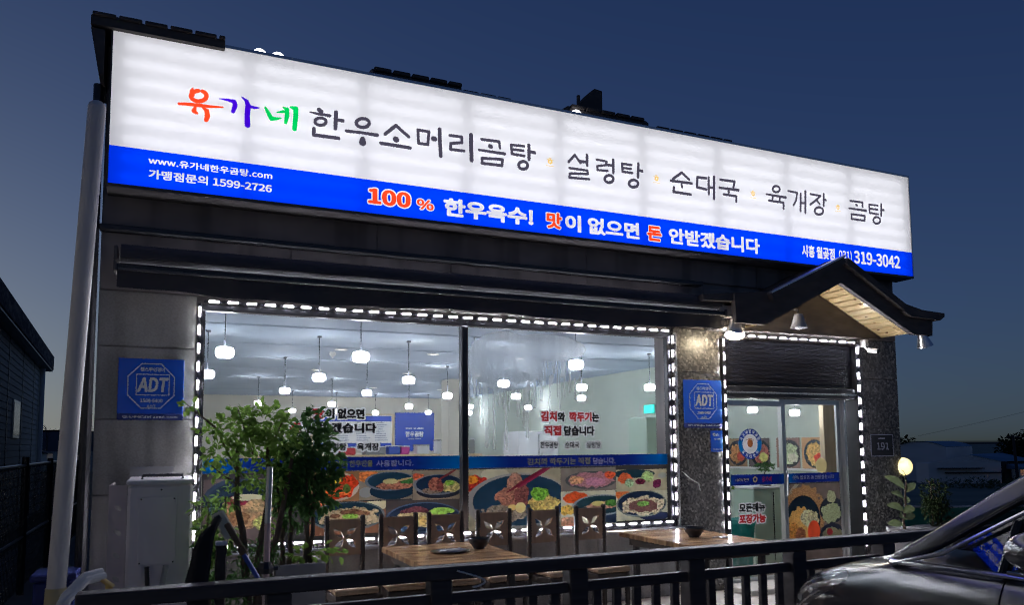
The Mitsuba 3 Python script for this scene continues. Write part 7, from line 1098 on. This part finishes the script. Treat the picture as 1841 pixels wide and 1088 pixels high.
cabput('roof', (lambda v: trimesh.Trimesh(v, np.vstack([top[:, [0, 1, 2]], top[:, [0, 2, 3]]]), process=False))(rp_), 'car_paint', smooth=True)
for sg in (1, -1):
    def side(p, off=0.0): return np.array([p[0], sg * (gw(*p) + off), p[1]])
    ap = [side(p_, .0) for p_ in ((-.80, .975), (-1.02, 1.075), (-1.30, 1.26), (-1.58, 1.43), (-1.84, 1.535), (-2.2, 1.56), (-2.8, 1.56), (-3.4, 1.52), (-3.85, 1.28), (-4.0, 1.10))]
    hulls = []
    th_ = [.02, .06, .075, .075, .06, .05, .05, .05, .06, .06]
    for (pa, ta), (pb, tb) in zip(list(zip(ap, th_)), list(zip(ap, th_))[1:]):
        cl_ = []
        for p_, t_ in ((pa, ta), (pb, tb)):
            for dx, dz, dy, r_ in ((.1, .25, -.05, .020), (.5, .9, -.30, .026), (.7, 1.2, -.8, .020)):
                ic = trimesh.creation.icosphere(1, r_); ic.apply_translation(p_ + np.array([dx * t_, sg * dy * t_, dz * t_ * .8])); cl_.append(ic.vertices)
        hulls.append(mani(trimesh.convex.convex_hull(np.concatenate(cl_))))
    pil = hulls[0]
    for h__ in hulls[1:]: pil = pil + h__
    cabput('pillar', unmani(pil), 'car_paint', smooth=50)
    bp_ = [side(p_, .012) for p_ in ((-.80, .985), (-1.4, 1.01), (-2.4, 1.03), (-3.7, 1.06))]
    cabput('window_trim', tube([p_ + np.array([0, sg * .012, .004]) for p_ in bp_], .011, 8), 'chrome')
    up2 = [side(p_, .030) for p_ in ((-.82, .985), (-1.06, 1.055), (-1.34, 1.225), (-1.62, 1.39), (-1.86, 1.49), (-2.4, 1.52), (-3.2, 1.50), (-3.66, 1.25))]
    cabput('window_trim', tube(up2, .009, 8), 'chrome')
    cabput('pillar', tube([side((-1.335, 1.0), .016), side((-1.345, 1.21), .016)], .016, 8), 'car_trim')
    cabput('pillar', tube([side((-2.44, 1.02), .0), side((-2.42, 1.52), .0)], [.04, .035], 8), 'car_trim')
    gl = [(-.84, .99), (-1.06, 1.05), (-1.36, 1.235), (-1.64, 1.40), (-1.86, 1.49), (-2.4, 1.52), (-3.2, 1.50), (-3.64, 1.25), (-3.7, 1.06), (-2.4, 1.03), (-1.4, 1.005)]
    gv = np.array([side(p_, .006) for p_ in gl]); vt, ft = trimesh.creation.triangulate_polygon(Polygon(gl), engine='earcut')
    cabput('side_glass', trimesh.Trimesh(np.array([side(tuple(v_), .006) for v_ in vt]), ft, process=False), 'car_glass')
def quad(p, q, ya, yb, nu=8):
    V = []
    for t_ in np.linspace(0, 1, nu):
        for y in np.linspace(-1, 1, 9):
            hwid = ya + (yb - ya) * t_; V.append((p[0] + (q[0] - p[0]) * t_ + .06 * (1 - y * y), y * hwid, p[1] + (q[1] - p[1]) * t_ + .035 * math.sin(math.pi * t_) * .7 + .01 * (1 - y * y)))
    i_ = np.arange(nu * 9).reshape(nu, 9); return (lambda f: trimesh.Trimesh(V, np.vstack([f[:, [0, 1, 2]], f[:, [0, 2, 3]]]), process=False))(np.stack([i_[:-1, :-1], i_[:-1, 1:], i_[1:, 1:], i_[1:, :-1]], -1).reshape(-1, 4))
cabput('windscreen', quad(wsb, wst, .80, .60), 'car_glass', smooth=True); cabput('rear_window', quad((-4.02, 1.10), (-3.40, 1.53), .74, .60), 'car_glass', smooth=True)
cabput('wiper', cat_([tube([(-.98, .1, 1.10), (-1.02, .62, 1.125)], .008, 6), tube([(-.98, -.55, 1.10), (-1.03, -.02, 1.13)], .008, 6)]), 'car_trim')
cabput('cowl', bx(-1.10, -.90, -.70, .70, 1.055, 1.092, .01), 'car_trim')
cabput('dashboard', bx(-1.55, -1.15, -.74, .74, .95, 1.10, .03), 'seat_cloth')
for y in (.38, -.38): cabput('seat', cat_([bx(-2.32, -2.16, y - .24, y + .24, .75, 1.28, .04), bx(-2.28, -2.20, y - .13, y + .13, 1.29, 1.46, .03)]), 'seat_cloth')
def body_y(s, z):
    w_, zs_, zt_, zb0 = float(hw(s)), float(zsh(s)), float(ztp(s)), float(zb_(s))
    ky = [w_ * .80, w_ * .955, w_ * .985, w_, w_ * .992, w_ * .965, w_ * .925, w_ * .80]
    kz = [zb0, zb0 + .05, zb0 + .14, (zb0 + zs_) * .5, zs_ - .16, zs_ - .055, zs_, zs_ + (zt_ - zs_) * .45]
    return float(np.interp(z, kz, ky))
# headlamp: clear lens over a bright housing
for sg in (1, -1):
    lp = []
    for s in np.linspace(.012, .70, 22):
        t_ = (s - .012) / .688
        zs_ = float(zsh(s)); z1 = zs_ - .008; z0 = z1 - (.20 * (1 - t_) ** .6 + .008)
        for v_ in np.linspace(0, 1, 9):
            z = z0 + (z1 - z0) * v_
            lp.append((-s + .010 * (1 - t_) ** 3, sg * (body_y(s, z) + .003 + .011 * math.sin(math.pi * v_) ** .6 * min(1, 6 * t_ + .3) * min(1, 5 * (1 - t_))), z))
    i_ = np.arange(22 * 9).reshape(22, 9); f = np.stack([i_[:-1, :-1], i_[:-1, 1:], i_[1:, 1:], i_[1:, :-1]], -1).reshape(-1, 4)
    if sg < 0: f = f[:, ::-1]
    lm = trimesh.Trimesh(lp, np.vstack([f[:, [0, 1, 2]], f[:, [0, 2, 3]]]), process=False)
    h_ = cput('headlight', lm, 'lens_clear', smooth=True)
    g_ = np.array(lp).reshape(22, 9, 3).copy(); base = np.array([(-s, sg * body_y(s, z_), z_) for s, z_ in [(-p[0], p[2]) for p in g_.reshape(-1, 3)]]).reshape(22, 9, 3)
    inn = base + np.array([0, sg * .0022, 0]); inn = trimesh.Trimesh(inn.reshape(-1, 3), lm.faces, process=False); cput('reflector', inn, 'lamp_inside', h_)
    cput('light_guide', cat_([tube([base[k, 7] + np.array([0, sg * .005, 0]) for k in range(1, 19)], .0045, 6), tube([base[k, 2] + np.array([0, sg * .005, 0]) for k in range(1, 15)], .0045, 6)]), 'chrome', h_)
    for k in (3, 7, 11):
        ic = trimesh.creation.icosphere(2, 1.0); ic.apply_transform(np.diag([.030, .010, .026 - .001 * k, 1])); ic.apply_translation(base[k, 4] + np.array([0, sg * .002, 0])); cput('projector', ic, 'chrome', h_, True)
    cput('fog_lamp_trim', bx(-.16, -.08, sg * .60, sg * .70, .40, .47, .01), 'car_trim')
    # mirror
    mr = trimesh.creation.icosphere(3, 1.0); v = mr.vertices
    v = v * np.array([.135, .075, .082]); v[:, 0] *= np.where(v[:, 0] < 0, 1.0, 1.05); v[:, 1] *= np.where(v[:, 1] * sg < 0, .5, 1.0); v[:, 2] *= np.where(v[:, 2] > 0, 1.0, .8); mr.vertices = v + np.array([-1.79, sg * .985, 1.125])
    k_ = cput('mirror', mr, 'car_paint', smooth=True)
    cput('glass', placed(trimesh.creation.icosphere(2, 1.0), trimesh.transformations.translation_matrix([-1.79, sg * .952, 1.125]) @ np.diag([.10, .010, .055, 1])), 'steel', k_); cput('base_strip', bx(-1.90, -1.68, sg * .955, sg * 1.03, 1.048, 1.062, .004), 'chrome', k_)
    cput('arm', tube([(-1.66, sg * .86, 1.02), (-1.70, sg * .96, 1.075)], [.035, .03], 8), 'car_trim', k_)
    cput('door_handle', bx(-2.30, -2.10, sg * .905, sg * .935, .84, .865, .008), 'chrome')
    cput('tail_light', bx(-4.20, -3.95, sg * .76, sg * .85, .88, 1.0, .02), 'film_red')
cput('grille', cat_([bx(-.04, .008, -.42, .42, .42, .62, .015)]), 'car_trim'); cput('number_plate', bx(.010, .02, -.26, .26, .36, .47, .003), 'white_paint')
wn = 0
for x in (-.86, -3.45):
    for sg in (-1, 1):
        w_ = cput('wheel', cyl(x, .33, .325, sg * .68, sg * .89), 'tyre', smooth=40)
        cput('rim', cat_([cyl(x, .33, .215, sg * .885, sg * .897)] + [placed(bx(-.02, .02, sg * .898 - .006, sg * .898 + .006, .03, .205, .004), trimesh.transformations.translation_matrix([x, 0, .33]) @ trimesh.transformations.rotation_matrix(k * 2 * math.pi / 5, [0, 1, 0])) for k in range(5)]), 'alu', w_)
